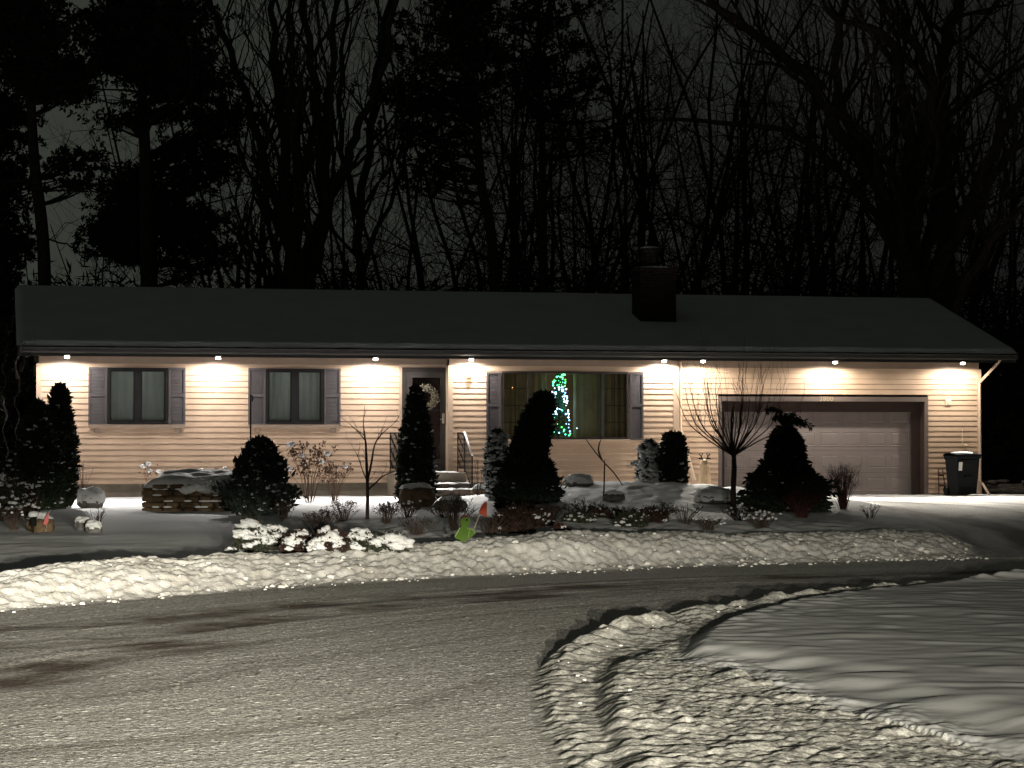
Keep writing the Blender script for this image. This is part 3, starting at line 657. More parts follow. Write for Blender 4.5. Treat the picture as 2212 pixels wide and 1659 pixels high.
for (px, py, c) in ((1246, 925, 3),):
    o = bulbs[c].copy(); COL.objects.link(o); o.parent = None; o.name = 'night_light'; a = HW(px, py, JUT-.15); o.location = H2W(a[0], JUT-.15, a[1]); o.scale = (.02,)*3
    tag(o, 'single white point of light low in the picture window', 'light')
o = MB().blob((0, 0, 0), .5, 1, 0).build('candle_bulb', emit('candle', (1, .45, .15), 4), None, smooth=True); a = HW(1107, 838, JUT-.15); o.location = H2W(a[0], JUT-.15, a[1]); o.scale = (.018, .018, .045)
tag(o, 'small orange candle light at the left of the picture window', 'light')
# light the glow the bulbs throw on the drapes
for zf, c, e in ((.85, (.35, 1, .5), 2.2), (.5, (.3, .7, 1), 4), (.15, (.3, .9, .7), 1.5)):
    ld = bpy.data.lights.new('string_glow', 'POINT'); ld.energy = e; ld.color = c; ld.shadow_soft_size = .12
    o = bpy.data.objects.new('string_glow', ld); COL.objects.link(o); o.parent = ct; o.location = (.12, -.10, zlo+(hT-zlo)*zf)

ld = bpy.data.lights.new('drape_fill_light', 'POINT'); ld.energy = 20; ld.color = (1, .70, .36); ld.shadow_soft_size = .15  # unseen warm light added inside to brighten the drapes from behind
o = bpy.data.objects.new('drape_fill_light', ld); COL.objects.link(o); o.parent = house; o.location = ((PW[0]+PW[1])/2, 1.7, 2.1)
for r_ in (W1, W2):
    ld = bpy.data.lights.new('curtain_fill_light', 'POINT'); ld.energy = 4.2; ld.color = (.97, 1, .95); ld.shadow_soft_size = .2  # unseen light added behind each curtain pair so the cloth shows paler
    o = bpy.data.objects.new('curtain_fill_light', ld); COL.objects.link(o); o.parent = house; o.location = ((r_[0]+r_[1])/2, .75, r_[3]-.2)
# ---- front door
s0, s1, z0, z1 = DR; b = MB(); b.box(s0, s0+.09, -.05, .02, z0, z1); b.box(s1-.05, s1, -.05, .02, z0, z1); b.box(s0+.09, s1-.05, -.05, .02, z1-.09, z1); b.box(s0, s1, -.10, .02, z0-.05, z0)
dr = b.build('door', M['brown'], house)
a0, a1, c0, c1 = s0+.09, s1-.05, z0, z1-.09
b = MB(); b.box(a0, a0+.13, -.035, .0, c0, c1); b.box(a1-.13, a1, -.035, .0, c0, c1); b.box(a0+.13, a1-.13, -.035, 0, c1-.14, c1); b.box(a0+.13, a1-.13, -.035, 0, c0, c0+.26); zm = hz(918, 886); b.box(a0+.13, a1-.13, -.03, -.005, zm-.02, zm+.02)
b.box(a0+.12, a0+.14, -.045, -.03, c0+.26, c1-.14); b.box(a1-.14, a1-.12, -.045, -.03, c0+.26, c1-.14)
b.build('storm_door', mat('storm_door', (.040, .034, .031), .45, .06, 6), dr)
MB().add([(a0+.13, -.018, c0+.26), (a1-.13, -.018, c0+.26), (a1-.13, -.018, c1-.14), (a0+.13, -.018, c1-.14)], [(0, 1, 2, 3)]).build('pane', M['glass'], dr)
b = MB(); b.box(a0, a1, .03, .07, c0, c1)
for zc0, zc1 in ((c0+.2, c0+.85), (c0+1.0, c1-.15)):
    for q0, q1 in ((a0+.14, (a0+a1)/2-.04), ((a0+a1)/2+.04, a1-.14)): b.bbox(q0, q1, .018, .034, zc0, zc1, .007)
b.build('inner_door', mat('inner_door', (.07, .03, .022), .45, .1, 6), dr)
sx, szz = hs(957), hz(957, 904); MB().bbox(sx-.03, sx+.03, -.052, -.036, szz-.12, szz+.12, .008).tube([(sx, -.05, szz-.02), (sx, -.09, szz-.02), (sx-.09, -.09, szz-.02)], .012, 6).build('handle', mat('handle_metal', (.45, .42, .36), .35, .05, 9, metal=.8), dr)
b = MB(); b.box(s0-.07, s0-.002, -.03, .02, z0-.05, z1+.07); b.box(s0-.002, s1+.01, -.03, .02, z1+.002, z1+.07); b.build('door_casing', M['trim'], house)
# wreath
sx, szz = hs(919, .08), hz(919, 859, .08)
WS = 1.18; wr = thing('wreath', 'pale dried wreath with a ribbon tail hanging on the brown front door', 'wreath', H2W(sx, .085, szz), TH)
pts = []
for i in range(900):
    a = R.uniform(0, 2*pi); q = R.uniform(0, 2*pi); rr = .065*R.random()**.5; pts.append(((.19+rr*cos(q))*cos(a), -.02+rr*sin(q)*.6, (.19+rr*cos(q))*sin(a)))
MB().leaves(np.array(pts), .05, .5).build('greenery', mat('wreath_greens', (.12, .11, .075), .85, .4, 14, col2=(.27, .24, .18)), wr)
b = MB(); b.tube([(.19*cos(t), .0, .19*sin(t)) for t in np.linspace(0, 2*pi, 25)], .035, 6, False); b.build('ring', M['dry'], wr)
MB().add([(-.03, -.05, -.2), (.03, -.05, -.2), (.05, -.05, -.42), (-.0, -.05, -.42), (-.02, -.045, -.2), (.02, -.045, -.2), (-.06, -.045, -.36), (-.1, -.045, -.34)], [(0, 1, 2, 3), (4, 5, 6, 7)]).build('ribbon', mat('ribbon', (.3, .25, .19), .6, .1, 9), wr)

wr.scale = (WS, 1, WS)
# ---- garage
s0, s1, z0, z1 = GO
b = MB(); b.box(s0, s0+.085, -.03, .02, z0, z1); b.box(s1-.085, s1, -.03, .02, z0, z1); b.box(s0+.085, s1-.085, -.03, .02, z1-.11, z1)
b.build('garage_casing', mat('garage_casing', (.11, .085, .075), .5, .08, 6), house)
i0, i1 = s0+.085, s1-.085; zt = z1-.11; ztd = hz(1780, 890, -.3)
b = MB(); b.box(i0-.02, i0+.0, .02, .40, z0, zt); b.box(i1, i1+.02, .02, .4, z0, zt); b.box(i0, i1, .02, .4, zt, zt+.02); b.box(i0, i1, .26, .31, ztd, zt); b.box(i0, i0+.16, .27, .31, z0, ztd); b.box(i1-.22, i1, .27, .31, z0, ztd)
b.build('garage_jamb', M['darkbrown'], house)
g0, g1 = i0+.13, i1-.19; nrow, ncol = 4, 8; zh = (ztd+.16-z0-.02)/nrow; b = MB(); yy = .36
for r in range(nrow):
    za, zb_ = z0+.02+r*zh, z0+.02+(r+1)*zh-.006
    b.box(g0, g1, yy, yy+.045, za, zb_)
    for c in range(ncol):
        wc = (g1-g0)/ncol; x0, x1 = g0+c*wc+.055, g0+(c+1)*wc-.055; q0, q1 = za+.09, zb_-.09
        # raised panel: sunk moulding ring and a bevelled field
        def ring(e, d): return [(x0+e, yy+d, q0+e), (x1-e, yy+d, q0+e), (x1-e, yy+d, q1-e), (x0+e, yy+d, q1-e)]
        V = ring(0, -.0005)+ring(.0, -.006)+ring(.012, -.010)+ring(.026, -.001)+ring(.065, -.012)
        Q = [(k*4+i, k*4+(i+1) % 4, k*4+4+(i+1) % 4, k*4+4+i) for k in range(4) for i in range(4)]+[(16, 17, 18, 19)]
        b.add(V, Q)
gd = b.build('garage_door', M['garage'], house)
MB().box(g0, g1, yy-.012, yy-.002, z0+.0, z0+.03).build('bottom_seal', M['darkbrown'], gd)
MB().box(i0-.4, i1+.4, .42, .45, z0-.1, zt+.1).build('garage_backing', M['darkbrown'], house)
# house number
def text(body, size, loc, rot, m, name, parent, ext=.004):
    cu = bpy.data.curves.new(name, 'FONT'); cu.body = body; cu.size = size; cu.extrude = ext; cu.align_x = 'CENTER'; cu.align_y = 'CENTER'; cu.space_character = 1.15
    o = bpy.data.objects.new(name, cu); COL.objects.link(o); dg = bpy.context.evaluated_depsgraph_get(); me = bpy.data.meshes.new_from_object(o.evaluated_get(dg)); bpy.data.objects.remove(o)
    o = bpy.data.objects.new(name, me); COL.objects.link(o); me.materials.clear(); me.materials.append(m); o.parent = parent; o.location = loc; o.rotation_euler = rot; return o
text('2800', .155, (hs(1784), -.037, z1-.055), (pi/2, 0, 0), M['number'], 'house_number', house)

# ---- chimney
k0, k1 = 1384, 1461
best = None
for yb in np.arange(-.3, RY, .02):
    zz = ET+SLP*(yb+OV)+.08
    if abs(hz(1422, 699, -yb)-zz) < .02: best = yb
yb = best if best is not None else 1.5
def brick_mat():
    m = mat('chimney_brick', (.05, .028, .022), .9, .3, 9, .004, 30, .1); t = m.node_tree; N = t.nodes.new; L = t.links.new
    bt = N('ShaderNodeTexBrick'); bt.inputs['Scale'].default_value = 1; bt.inputs['Brick Width'].default_value = .21; bt.inputs['Row Height'].default_value = .075; bt.inputs['Mortar Size'].default_value = .01
    bt.inputs['Color1'].default_value = (.036, .020, .016, 1); bt.inputs['Color2'].default_value = (.022, .013, .011, 1); bt.inputs['Mortar'].default_value = (.045, .040, .036, 1)
    c = N('ShaderNodeTexCoord'); mp = N('ShaderNodeMapping'); mp.inputs['Rotation'].default_value = (pi/2, 0, 0); L(c.outputs['Object'], mp.inputs[0]); L(mp.outputs[0], bt.inputs['Vector']); L(bt.outputs[0], t.nodes['Principled BSDF'].inputs['Base Color']); return m
M['brick'] = brick_mat()
s0, s1 = hs(k0, -yb), hs(k1, -yb); zc = hz(1422, 578, -yb); dp = .75
b = MB(); b.box(s0, s1, yb, yb+dp, ET, zc-.12)
ch = b.build('chimney', M['brick'], house)
b = MB(); b.bbox(s0-.05, s1+.05, yb-.05, yb+dp+.05, zc-.12, zc, .01); b.build('chimney_cap', M['brick'], ch)
f0, f1, zf = hs(1386, -yb), hs(1439, -yb), hz(1412, 533, -yb)
b = MB(); b.lathe(((f0+f1)/2, yb+.35, zc), [(.20, 0), (.20, zf-zc-.1), (.27, zf-zc-.09), (.27, zf-zc-.02), (0, zf-zc)], 14); b.build('flue', M['brick'], ch)
b = MB(); b.blob(((s0+s1)/2, yb+.35, zc), ((s1-s0)/2+.03, .42, .055), 3, .04, zc-.0); b.blob(((f0+f1)/2, yb+.35, zf-.01), (.25, .25, .05), 2, .04, zf-.02); b.build('chimney_snow', M['roofsnow'], ch, smooth=True)

# ---- downspouts
def downspout(pts, label, t):
    b = MB(); b.tube(pts, .036 if t == 0 else .048, 4, True); o = b.build('downspout', M['trim'] if t == 0 else M['pale'], house, label=label); return o
c0 = (S_R+.03); e0 = ER-.35
downspout([(hs(2160, OV), -OV-.02, SO+.05), (hs(2158, OV), -OV+.02, SO-.02), (hs(2116, .06), -.07, hz(2116, 826)), (hs(2116, .06), -.07, hz(2116, 830)-.05)], 'slanting upper run of the downspout at the right corner', 0)
downspout([(hs(2116, .06), -.07, hz(2116, 826)), (hs(2116, .06), -.07, GZ0+.35), (hs(2116, .06)+.06, -.10, GZ0+.28), (hs(2134, .4), -.45, GZ0+.03)], 'vertical downspout at the right corner', 0)
a = HW(1469, 800, .06); b1 = HW(1469, 930, .06); b2 = HW(1503, 1038, .3)
downspout([(a[0], -.06, SO-.04), (b1[0], -.06, b1[1]), (b1[0]+.02, -.07, b1[1]-.03), (b2[0], -.20, b2[1])], 'pale downspout between the window section and the garage with a long slanting foot', 1)
# small wall fittings
a = HW(2047, 869); b = MB(); b.bbox(a[0]-.075, a[0]+.075, -.045, -.0, a[1]-.075, a[1]+.075, .008); b.bbox(a[0]-.03, a[0]+.03, -.06, -.045, a[1]-.05, a[1]+.05, .006); b.build('wall_box', M['plate'], house)
a = HW(2078, 925); c = HW(2079, 962); b = MB(); b.tube([(a[0], -.03, a[1]), (c[0], -.03, c[1])], .010, 6); b.blob((c[0]+.06, -.06, c[1]), (.04, .04, .03), 1, .05); b.build('conduit', M['plate'], house)

# ---- eave floodlights
LS = 1.0
lamps = [(144, 0, 'eave floodlight left of the first window, above the tall conifer'), (471, 0, 'eave floodlight between the two shuttered double windows'), (811, 0, 'eave floodlight just left of the brown front door'),
         (1018, 1, 'eave floodlight right of the front door, above the wall lantern'), (1435, 2, 'eave floodlight right of the picture window'), (1519, 0, 'eave floodlight over the siding just left of the garage opening'),
         (1804, 0, 'eave floodlight above the middle of the garage door'), (2080, 0, 'eave floodlight at the far right, above the bin')]
lts = []
LT = .57
FLOOD = 215
for i, (px, kd, lab) in enumerate(lamps):
    s = hs(px, LT); p = H2W(s, LT, SO)
    t = thing('floodlight', lab, 'light', p, TH, 'floodlights under the eave')
    MB().lathe((0, 0, 0), [(.0, .002), (.085, .0), (.085, -.012), (.06, -.02), (.058, -.01), (.0, -.008)], 16).build('housing', M['white'], t, smooth=False)
    MB().lathe((0, 0, 0), [(.0, -.009), (.03, -.012), (.055, -.045), (.05, -.068), (.0, -.075)], 16).build('bulb', M['bulb'], t, smooth=True)
    ld = bpy.data.lights.new('flood_light', 'SPOT'); ld.energy = FLOOD*(1.0 if kd == 0 else .8); ld.color = (1.0, .955, .90) if i < 5 else (1.0, .93, .80); ld.spot_size = radians(178); ld.spot_blend = .3; ld.shadow_soft_size = .03
    o = bpy.data.objects.new('flood_light', ld); COL.objects.link(o); o.parent = t; o.location = (0, 0, -.085); o.rotation_euler = (0, 0, 0)
    ld2 = bpy.data.lights.new('flood_beam', 'SPOT'); ld2.energy = FLOOD*(10 if i not in (3, 4) else 2.5); ld2.color = ld.color; ld2.spot_size = radians(84); ld2.spot_blend = 1; ld2.shadow_soft_size = .03
    o = bpy.data.objects.new('flood_beam', ld2); COL.objects.link(o); o.parent = t; o.location = (0, -.03, -.09); o.rotation_euler = (radians(-44), 0, 0)
# wall lantern right of the door
a = HW(1012, 803, JUT); t = thing('wall_lantern', 'lit wall lantern on the siding right of the front door', 'light', H2W(a[0], JUT+.012, a[1]), TH)
MB().bbox(-.07, .07, -.02, .0, -.14, .06, .006).build('backplate', M['plate'], t)
MB().lathe((0, -.10, 0), [(.035, -.09), (.055, -.02), (.05, .04), (0, .05)], 10).build('shade', emit('lantern_glow', (1, .92, .78), 22), t)
MB().lathe((0, -.10, 0), [(.0, .085), (.065, .052), (.05, .05)], 10).tube([(0, 0, .06), (0, -.06, .11), (0, -.1, .085)], .008, 6).build('lantern_top', M['white'], t)
ld = bpy.data.lights.new('lantern_light', 'POINT'); ld.energy = 14; ld.color = (1, .9, .75); ld.shadow_soft_size = .05; o = bpy.data.objects.new('lantern_light', ld); COL.objects.link(o); o.parent = t; o.location = (0, -.19, -.02)

# ---- entrance steps and railings
zl = hz(930, 1021, 1.3); l0, l1 = hs(836, 0), hs(1007, 1.25)
st = thing('entrance_steps', 'concrete landing and steps dusted with snow at the front door', 'steps', H2W(0, 0, 0), TH)
b = MB(); b.bbox(l0, l1, -1.25, -.02, -.05, zl, .012); b.build('landing', M['concrete'], st)
b = MB(); b.bbox(hs(858, 1.6), l1+.04, -1.62, -1.252, -.05, hz(930, 1045, 1.6), .012); b.bbox(hs(858, 1.6), l1+.3, -2.0, -1.622, -.05, hz(930, 1058, 2.0), .012); b.build('step', mat('step_stone', (.06, .045, .035), .9, .2, 5), st)
b = MB()
for (q0, q1, y0_, y1_, zz) in ((l0, l1, -1.25, -.8, zl), (hs(858, 1.6), l1+.04, -1.62, -1.26, hz(930, 1045, 1.6)), (hs(858, 1.6), l1+.3, -2.0, -1.64, hz(930, 1058, 2.0))):
    for i in range(26): b.blob((R.uniform(q0+.05, q1-.05), R.uniform(y0_+.03, y1_-.05), zz+.002), (R.uniform(.06, .16), R.uniform(.04, .12), R.uniform(.012, .03)), 2, .12)
b.build('step_snow', M['puff'], st, smooth=True)
def railing(label, s_, ya, yb2, slope, snowy):
    t = thing('railing', label, 'railing', H2W(0, 0, 0), TH, 'iron railings at the front steps')
    top = zl+.88; b = MB(); b.tube([(s_, ya, zl), (s_, ya, top)], .014, 6); b.tube([(s_, yb2, zl), (s_, yb2, top)], .014, 6); b.build('post', M['iron'], t)
    b = MB(); b.box(s_-.018, s_+.018, yb2, ya, top-.012, top+.012); b.box(s_-.01, s_+.01, yb2, ya, zl+.08, zl+.10)
    e = None
    if slope:
        e = (s_+.02, yb2-.75, top-.52); b.tube([(s_, yb2, top), e], .018, 4); b.tube([e, (e[0], e[1], GZ0)], .015, 6); b.tube([(s_, yb2, zl+.09), (e[0], e[1], e[2]-.72)], .010, 4)
    b.build('rail', M['iron'], t)
    b = MB(); k = int((ya-yb2)/.1)
    for i in range(1, k):
        y_ = ya+(yb2-ya)*i/k; b.tube([(s_+.012*sin(z_*22+i), y_, z_) for z_ in np.linspace(zl+.09, top, 9)], .007, 4, False)
    if slope:
        for i in range(1, 7):
            f = i/7; y_ = yb2-.75*f; b.tube([(s_+.02*f, y_, zl+.09-.55*f), (s_+.02*f, y_, top-.52*f)], .007, 4, False)
    b.build('baluster', M['iron'], t)
    if snowy:
        b = MB(); P_ = [(s_, yb2+.2, top+.014), (s_, yb2, top+.014), (e[0], e[1], e[2]+.018)]; b.tube(P_, [.018, .024, .022], 8); b.build('rail_snow', M['puff'], t, smooth=True)
railing('black iron railing left of the front steps', hs(843, .1), -.10, -1.2, False, False)
railing('black iron railing right of the steps with a snow-covered sloping rail', hs(988, .4), -.45, -1.2, True, True)
# ------------------------------------------------------------------ garden
def pxm(p): return p[1]/F            # metres per photograph pixel at that distance
def evergreen(name, label, px, by, ty, wpx, prof, leaf=.07, n=5000, snow=30, m=None, lean=0, depth=None, snow_r=(.03, .07), core=.72, seed=0, group=None, snow_side=None, cat='evergreen', up=.6, lump=.22):
    p = G(px, by) if depth is None else np.array([at(px, by, depth)[0], depth, GZ(at(px, by, depth)[0], depth)])
    k = pxm(p); H = float(at(px, ty, p[1])[2]-p[2]); W = wpx*k/2
    t = thing(name, label, cat, (p[0], p[1], p[2]-.03), R.uniform(0, 6.28)*0, group)
    hN = R.random(n)**.9; a = R.uniform(0, 2*pi, n)
    pr = np.interp(hN, [q[0] for q in prof], [q[1] for q in prof])
    lm = 1+lump*pnoise(a*2.2+seed, hN*7+seed, seed)+lump*.7*pnoise(a*5+seed, hN*16, seed+1)
    rr = W*pr*lm*(.60+.40*R.random(n)**.6+.16*(R.random(n) < .12)*R.random(n))
    P_ = np.stack([rr*np.cos(a)+lean*hN*H, rr*np.sin(a), hN*H], 1)
    upv = np.stack([np.cos(a)*(1-up), np.sin(a)*(1-up), np.full(n, up)], 1)
    b = MB(); b.leaves(P_, leaf*(.7+1.1*R.random(n)), .42, upv)
    # dense inner mass
    na, nh = 14, 12; V = []
    for i in range(nh):
        h = i/(nh-1)*.95
        for j in range(na):
            q = j*2*pi/na; r = W*core*float(np.interp(h, [z[0] for z in prof], [z[1] for z in prof]))*(1+.25*float(pnoise(q*2.2+seed, h*7+seed, seed))); V.append((r*cos(q)+lean*h*H, r*sin(q), h*H))
    b.add(V, [(i*na+j, i*na+(j+1) % na, (i+1)*na+(j+1) % na, (i+1)*na+j) for i in range(nh-1) for j in range(na)])
    b.build('foliage', m or M['arbor'], t)
    MB().tube([(0, 0, -.1), (lean*H*.5, 0, H*.5), (lean*H*.95, 0, H*.95)], [.04, .03, .01], 6).build('trunk', M['bark'], t)
    if snow:
        b = MB()
        for _ in range(snow):
            h = R.random()**1.1*.97; q = R.uniform(pi, 2*pi) if R.random() < .75 else R.uniform(0, pi)
            if snow_side is not None and R.random() < .7: q = snow_side+R.normal(0, .6)
            r = W*float(np.interp(h, [z[0] for z in prof], [z[1] for z in prof]))*R.uniform(.85, 1.05); s = R.uniform(*snow_r)
            c = np.array([r*cos(q)+lean*h*H, r*sin(q), h*H])
            for _k in range(R.integers(1, 4)): b.blob(c+R.normal(0, s*.7, 3)*np.array([1, 1, .5]), (s*R.uniform(.5, 1.0), s*R.uniform(.5, 1.), s*R.uniform(.3, .55)), 1, .16)
        b.build('snow_cover', M['puff'], t, smooth=True)
    return t, H, W, k
ARB = [(0, .75), (.08, .95), (.3, 1.0), (.55, .85), (.8, .55), (.93, .25), (1, .04)]
COL_ = [(0, .8), (.1, 1.0), (.5, 1.0), (.75, .85), (.9, .55), (1, .1)]
evergreen('arborvitae', 'tall pointed dark arborvitae at the far left corner of the house', 128, 1098, 832, 74, [(0, .5), (.1, .8), (.4, 1), (.6, .85), (.75, .6), (.86, .45), (.95, .33), (1, .05)], n=7000, snow=55, seed=1, leaf=.085, snow_r=(.02, .05), lump=.3)
evergreen('arborvitae', 'shorter bushy arborvitae left of the tall pointed one', 82, 1100, 868, 92, [(0, .6), (.15, .95), (.5, 1), (.75, .7), (.9, .35), (1, .05)], n=7500, snow=75, seed=2, leaf=.085, snow_r=(.025, .06), lump=.3)
evergreen('spruce_bush', 'broad conical evergreen flecked with snow, right of the stone wall', 562, 1113, 952, 124, [(0, .55), (.12, .9), (.3, 1), (.5, .8), (.7, .6), (.85, .38), (.94, .3), (1, .1)], n=9000, snow=190, seed=3, m=M['spruce'], leaf=.09, snow_r=(.02, .055), lump=.6)
evergreen('arborvitae', 'slim columnar arborvitae growing in front of the brown front door', 899, 1047, 838, 80, [(0, .8), (.08, 1), (.35, .95), (.6, .75), (.8, .5), (.93, .33), (1, .1)], n=7500, snow=75, seed=4, leaf=.075, snow_r=(.02, .055), depth=43.5, lump=.2)
evergreen('arborvitae', 'big dark leaning arborvitae in front of the picture window', 1108, 1098, 852, 76, [(0, .85), (.15, 1.0), (.45, 1.0), (.65, .88), (.8, .74), (.92, .55), (.98, .32), (1, .1)], n=9000, snow=14, seed=5, lean=.27, leaf=.09, snow_r=(.02, .05), depth=41, lump=.18)
evergreen('juniper', 'snow-laden juniper peeking out left of the big leaning arborvitae', 1074, 1060, 930, 46, COL_, n=2500, snow=200, seed=6, leaf=.07, snow_r=(.03, .08), depth=43.5, m=M['spruce'])
evergreen('spruce_bush', 'low spiky spruce right of the big leaning arborvitae', 1166, 1098, 985, 60, ARB, n=5000, snow=70, seed=7, leaf=.11, snow_r=(.02, .045), depth=42, m=M['spruce'], up=.15, lump=.5)
evergreen('arborvitae', 'small rounded dark arborvitae below the corner of the picture window section', 1455, 1046, 934, 54, [(0, .9), (.1, 1), (.6, 1), (.85, .85), (.96, .6), (1, .2)], n=4500, snow=18, seed=8, leaf=.065, snow_r=(.02, .05), depth=45.5, lump=.14)
evergreen('juniper', 'snow-covered shrub left of the small rounded arborvitae', 1403, 1044, 952, 48, [(0, .8), (.2, 1), (.5, .85), (.8, .7), (1, .2)], n=2200, snow=150, seed=9, leaf=.07, snow_r=(.04, .10), depth=46, m=M['spruce'])
# weeping spruce
def weeping():
    t, H, W, k = evergreen('weeping_spruce', 'weeping spruce with a drooping leader in front of the garage door', 1697, 1098, 921, 92, [(0, 1.7), (.2, 1.8), (.38, 1.65), (.48, 1.15), (.62, .75), (.8, .6), (.92, .42), (1, .12)], n=9500, snow=45, seed=10, m=M['arbor'], leaf=.10, snow_r=(.02, .045), depth=40.5, up=-.35, lump=.3)
    b = MB()
    for (dx, dz, n_) in ((-.33, .33, 260), (.30, .34, 260), (.02, .33, 200), (.45, .22, 260), (-.2, .2, 160)):
        P0 = np.array([0, 0, H-.12]); P1 = np.array([dx*.15, 0, H+dz*1.5]); P2 = np.array([dx, -.03, H+dz*(.95 if dx < 0 else .15)]); 
        tt = R.random(n_)[:, None]; C = (1-tt)**2*P0+2*tt*(1-tt)*P1+tt*tt*P2; C = C+R.normal(0, .022, C.shape); dn = np.tile([[dx, 0, -.8]], (n_, 1))
        b.leaves(C, .085, .3, dn)
    b.build('drooping_leader', M['arbor'], t)
weeping()

def puffs(b, c, r, n, s0, s1, zf=.6, shell=.55):
    "snow pillows lying on a shrub's leaves"
    for _ in range(n):
        a = R.uniform(0, 2*pi); u = R.random(); q = np.array([cos(a)*(u**.5), sin(a)*(u**.5), 0]); z = sqrt(max(0, 1-u*.9))*(shell+(1-shell)*R.random())
        s = R.uniform(s0, s1); b.blob((c[0]+q[0]*r[0], c[1]+q[1]*r[1], c[2]+z*r[2]), (s*R.uniform(.9, 1.5), s*R.uniform(.8, 1.2), s*R.uniform(.45, .75)), 2, .22)
def snowy_shrub(name, label, px, by, ty, wpx, npuff=26, s=(.05, .10), leafm='redleaf', nl=500, stems=30, group=None, depth=None, leaf=.06):
    p = G(px, by) if depth is None else np.array([at(px, by, depth)[0], depth, GZ(at(px, by, depth)[0], depth)])
    k = pxm(p); H = float(at(px, ty, p[1])[2]-p[2]); W = wpx*k/2; t = thing(name, label, 'shrub', (p[0], p[1], p[2]-.02), 0, group)
    b = MB()
    for _ in range(stems):
        a = R.uniform(0, 2*pi); r = R.random()**.5; e = np.array([W*r*cos(a), W*.6*r*sin(a), H*sqrt(max(.05, 1-.8*r*r))*R.uniform(.8, 1.05)]); m_ = e*.5+np.array([0, 0, .1*H])
        b.tube([(e[0]*.2, e[1]*.2, 0), m_, e], [.006, .005, .003], 3, False)
    b.build('stems', M['redtwig'] if leafm == 'redleaf' else M['twig'], t)
    if nl:
        a = R.uniform(0, 2*pi, nl); u = R.random(nl); z = np.sqrt(1-u*.85)*R.random(nl)**.5
        MB().leaves(np.stack([W*np.sqrt(u)*np.cos(a), W*.6*np.sqrt(u)*np.sin(a), z*H*.92], 1), leaf*(.6+.7*R.random(nl)), .5).build('leaves', M[leafm], t)
    if npuff:
        b = MB(); puffs(b, (0, 0, 0), (W*.95, W*.6, H*.93), npuff, *s); b.build('snow_cover', M['puff'], t, smooth=True)
    return t, H, W
snowy_shrub('snowy_shrub', 'tall leafy shrub heaped with snow at the left end of the flower bed', 540, 1196, 1102, 66, 40, (.035, .08), 'leafgreen', 1500)
snowy_shrub('snowy_shrub', 'low leafy shrub with snow pads just right of the tall heaped one', 592, 1188, 1126, 64, 30, (.03, .075), 'leafgreen', 1200)
snowy_shrub('snowy_shrub', 'reddish shrub capped with snow in the middle of the flower bed', 646, 1197, 1136, 76, 30, (.03, .065), 'redleaf', 1700)
snowy_shrub('snowy_shrub', 'snowy mound of leaves right of the reddish shrub', 715, 1194, 1132, 80, 42, (.03, .07), 'redleaf', 1300)
snowy_shrub('snowy_shrub', 'wide snowy mound near the middle of the bed, left of the last clump', 780, 1192, 1136, 80, 40, (.03, .068), 'leafgreen', 1100)
snowy_shrub('snowy_shrub', 'last snowy clump at the right end of the flower bed', 846, 1190, 1142, 70, 26, (.04, .085), 'leafgreen', 900)
snowy_shrub('snowy_shrub', 'tiny snow-buried plant at the front left edge of the bed', 506, 1198, 1180, 44, 14, (.03, .06), 'leafgreen', 120)
snowy_shrub('snowy_shrub', 'dark rounded shrub mottled with snow at the left edge of the photo', 12, 1140, 975, 90, 90, (.02, .05), 'leafgreen', 2600, depth=36)
snowy_shrub('snowy_shrub', 'low mottled shrub between the left edge shrub and the arborvitae', 50, 1115, 1030, 70, 50, (.02, .045), 'redleaf', 1800, depth=38)
snowy_shrub('dark_red_shrub', 'dark red shrub right of the small orange flag', 1110, 1155, 1085, 96, 8, (.02, .04), 'redleaf', 2600, depth=30.5)
snowy_shrub('tan_grass_clump', 'tan grassy clump behind the snow bank', 1210, 1153, 1120, 46, 6, (.02, .04), 'redleaf', 300, 90, depth=29.5)
for i, (x, lab) in enumerate(((1165, 'frosted perennial right of the dark red shrub'), (1250, 'frosted perennial behind the tan grassy clump'), (1300, 'frosted perennial below the forked dead branch'), (1362, 'frosted perennial with snow pads below the juniper'), (1408, 'last frosted perennial, left of the round-crowned tree'))):
    snowy_shrub('frosted_perennial', lab, x, 1150, 1092+8*(i % 2), 70, 38, (.015, .034), 'twigleaf' if False else ('leafgreen' if i % 2 else 'redleaf'), 1300, 60, group='frosted perennials behind the snow bank', depth=31.5+.7*(i % 3))
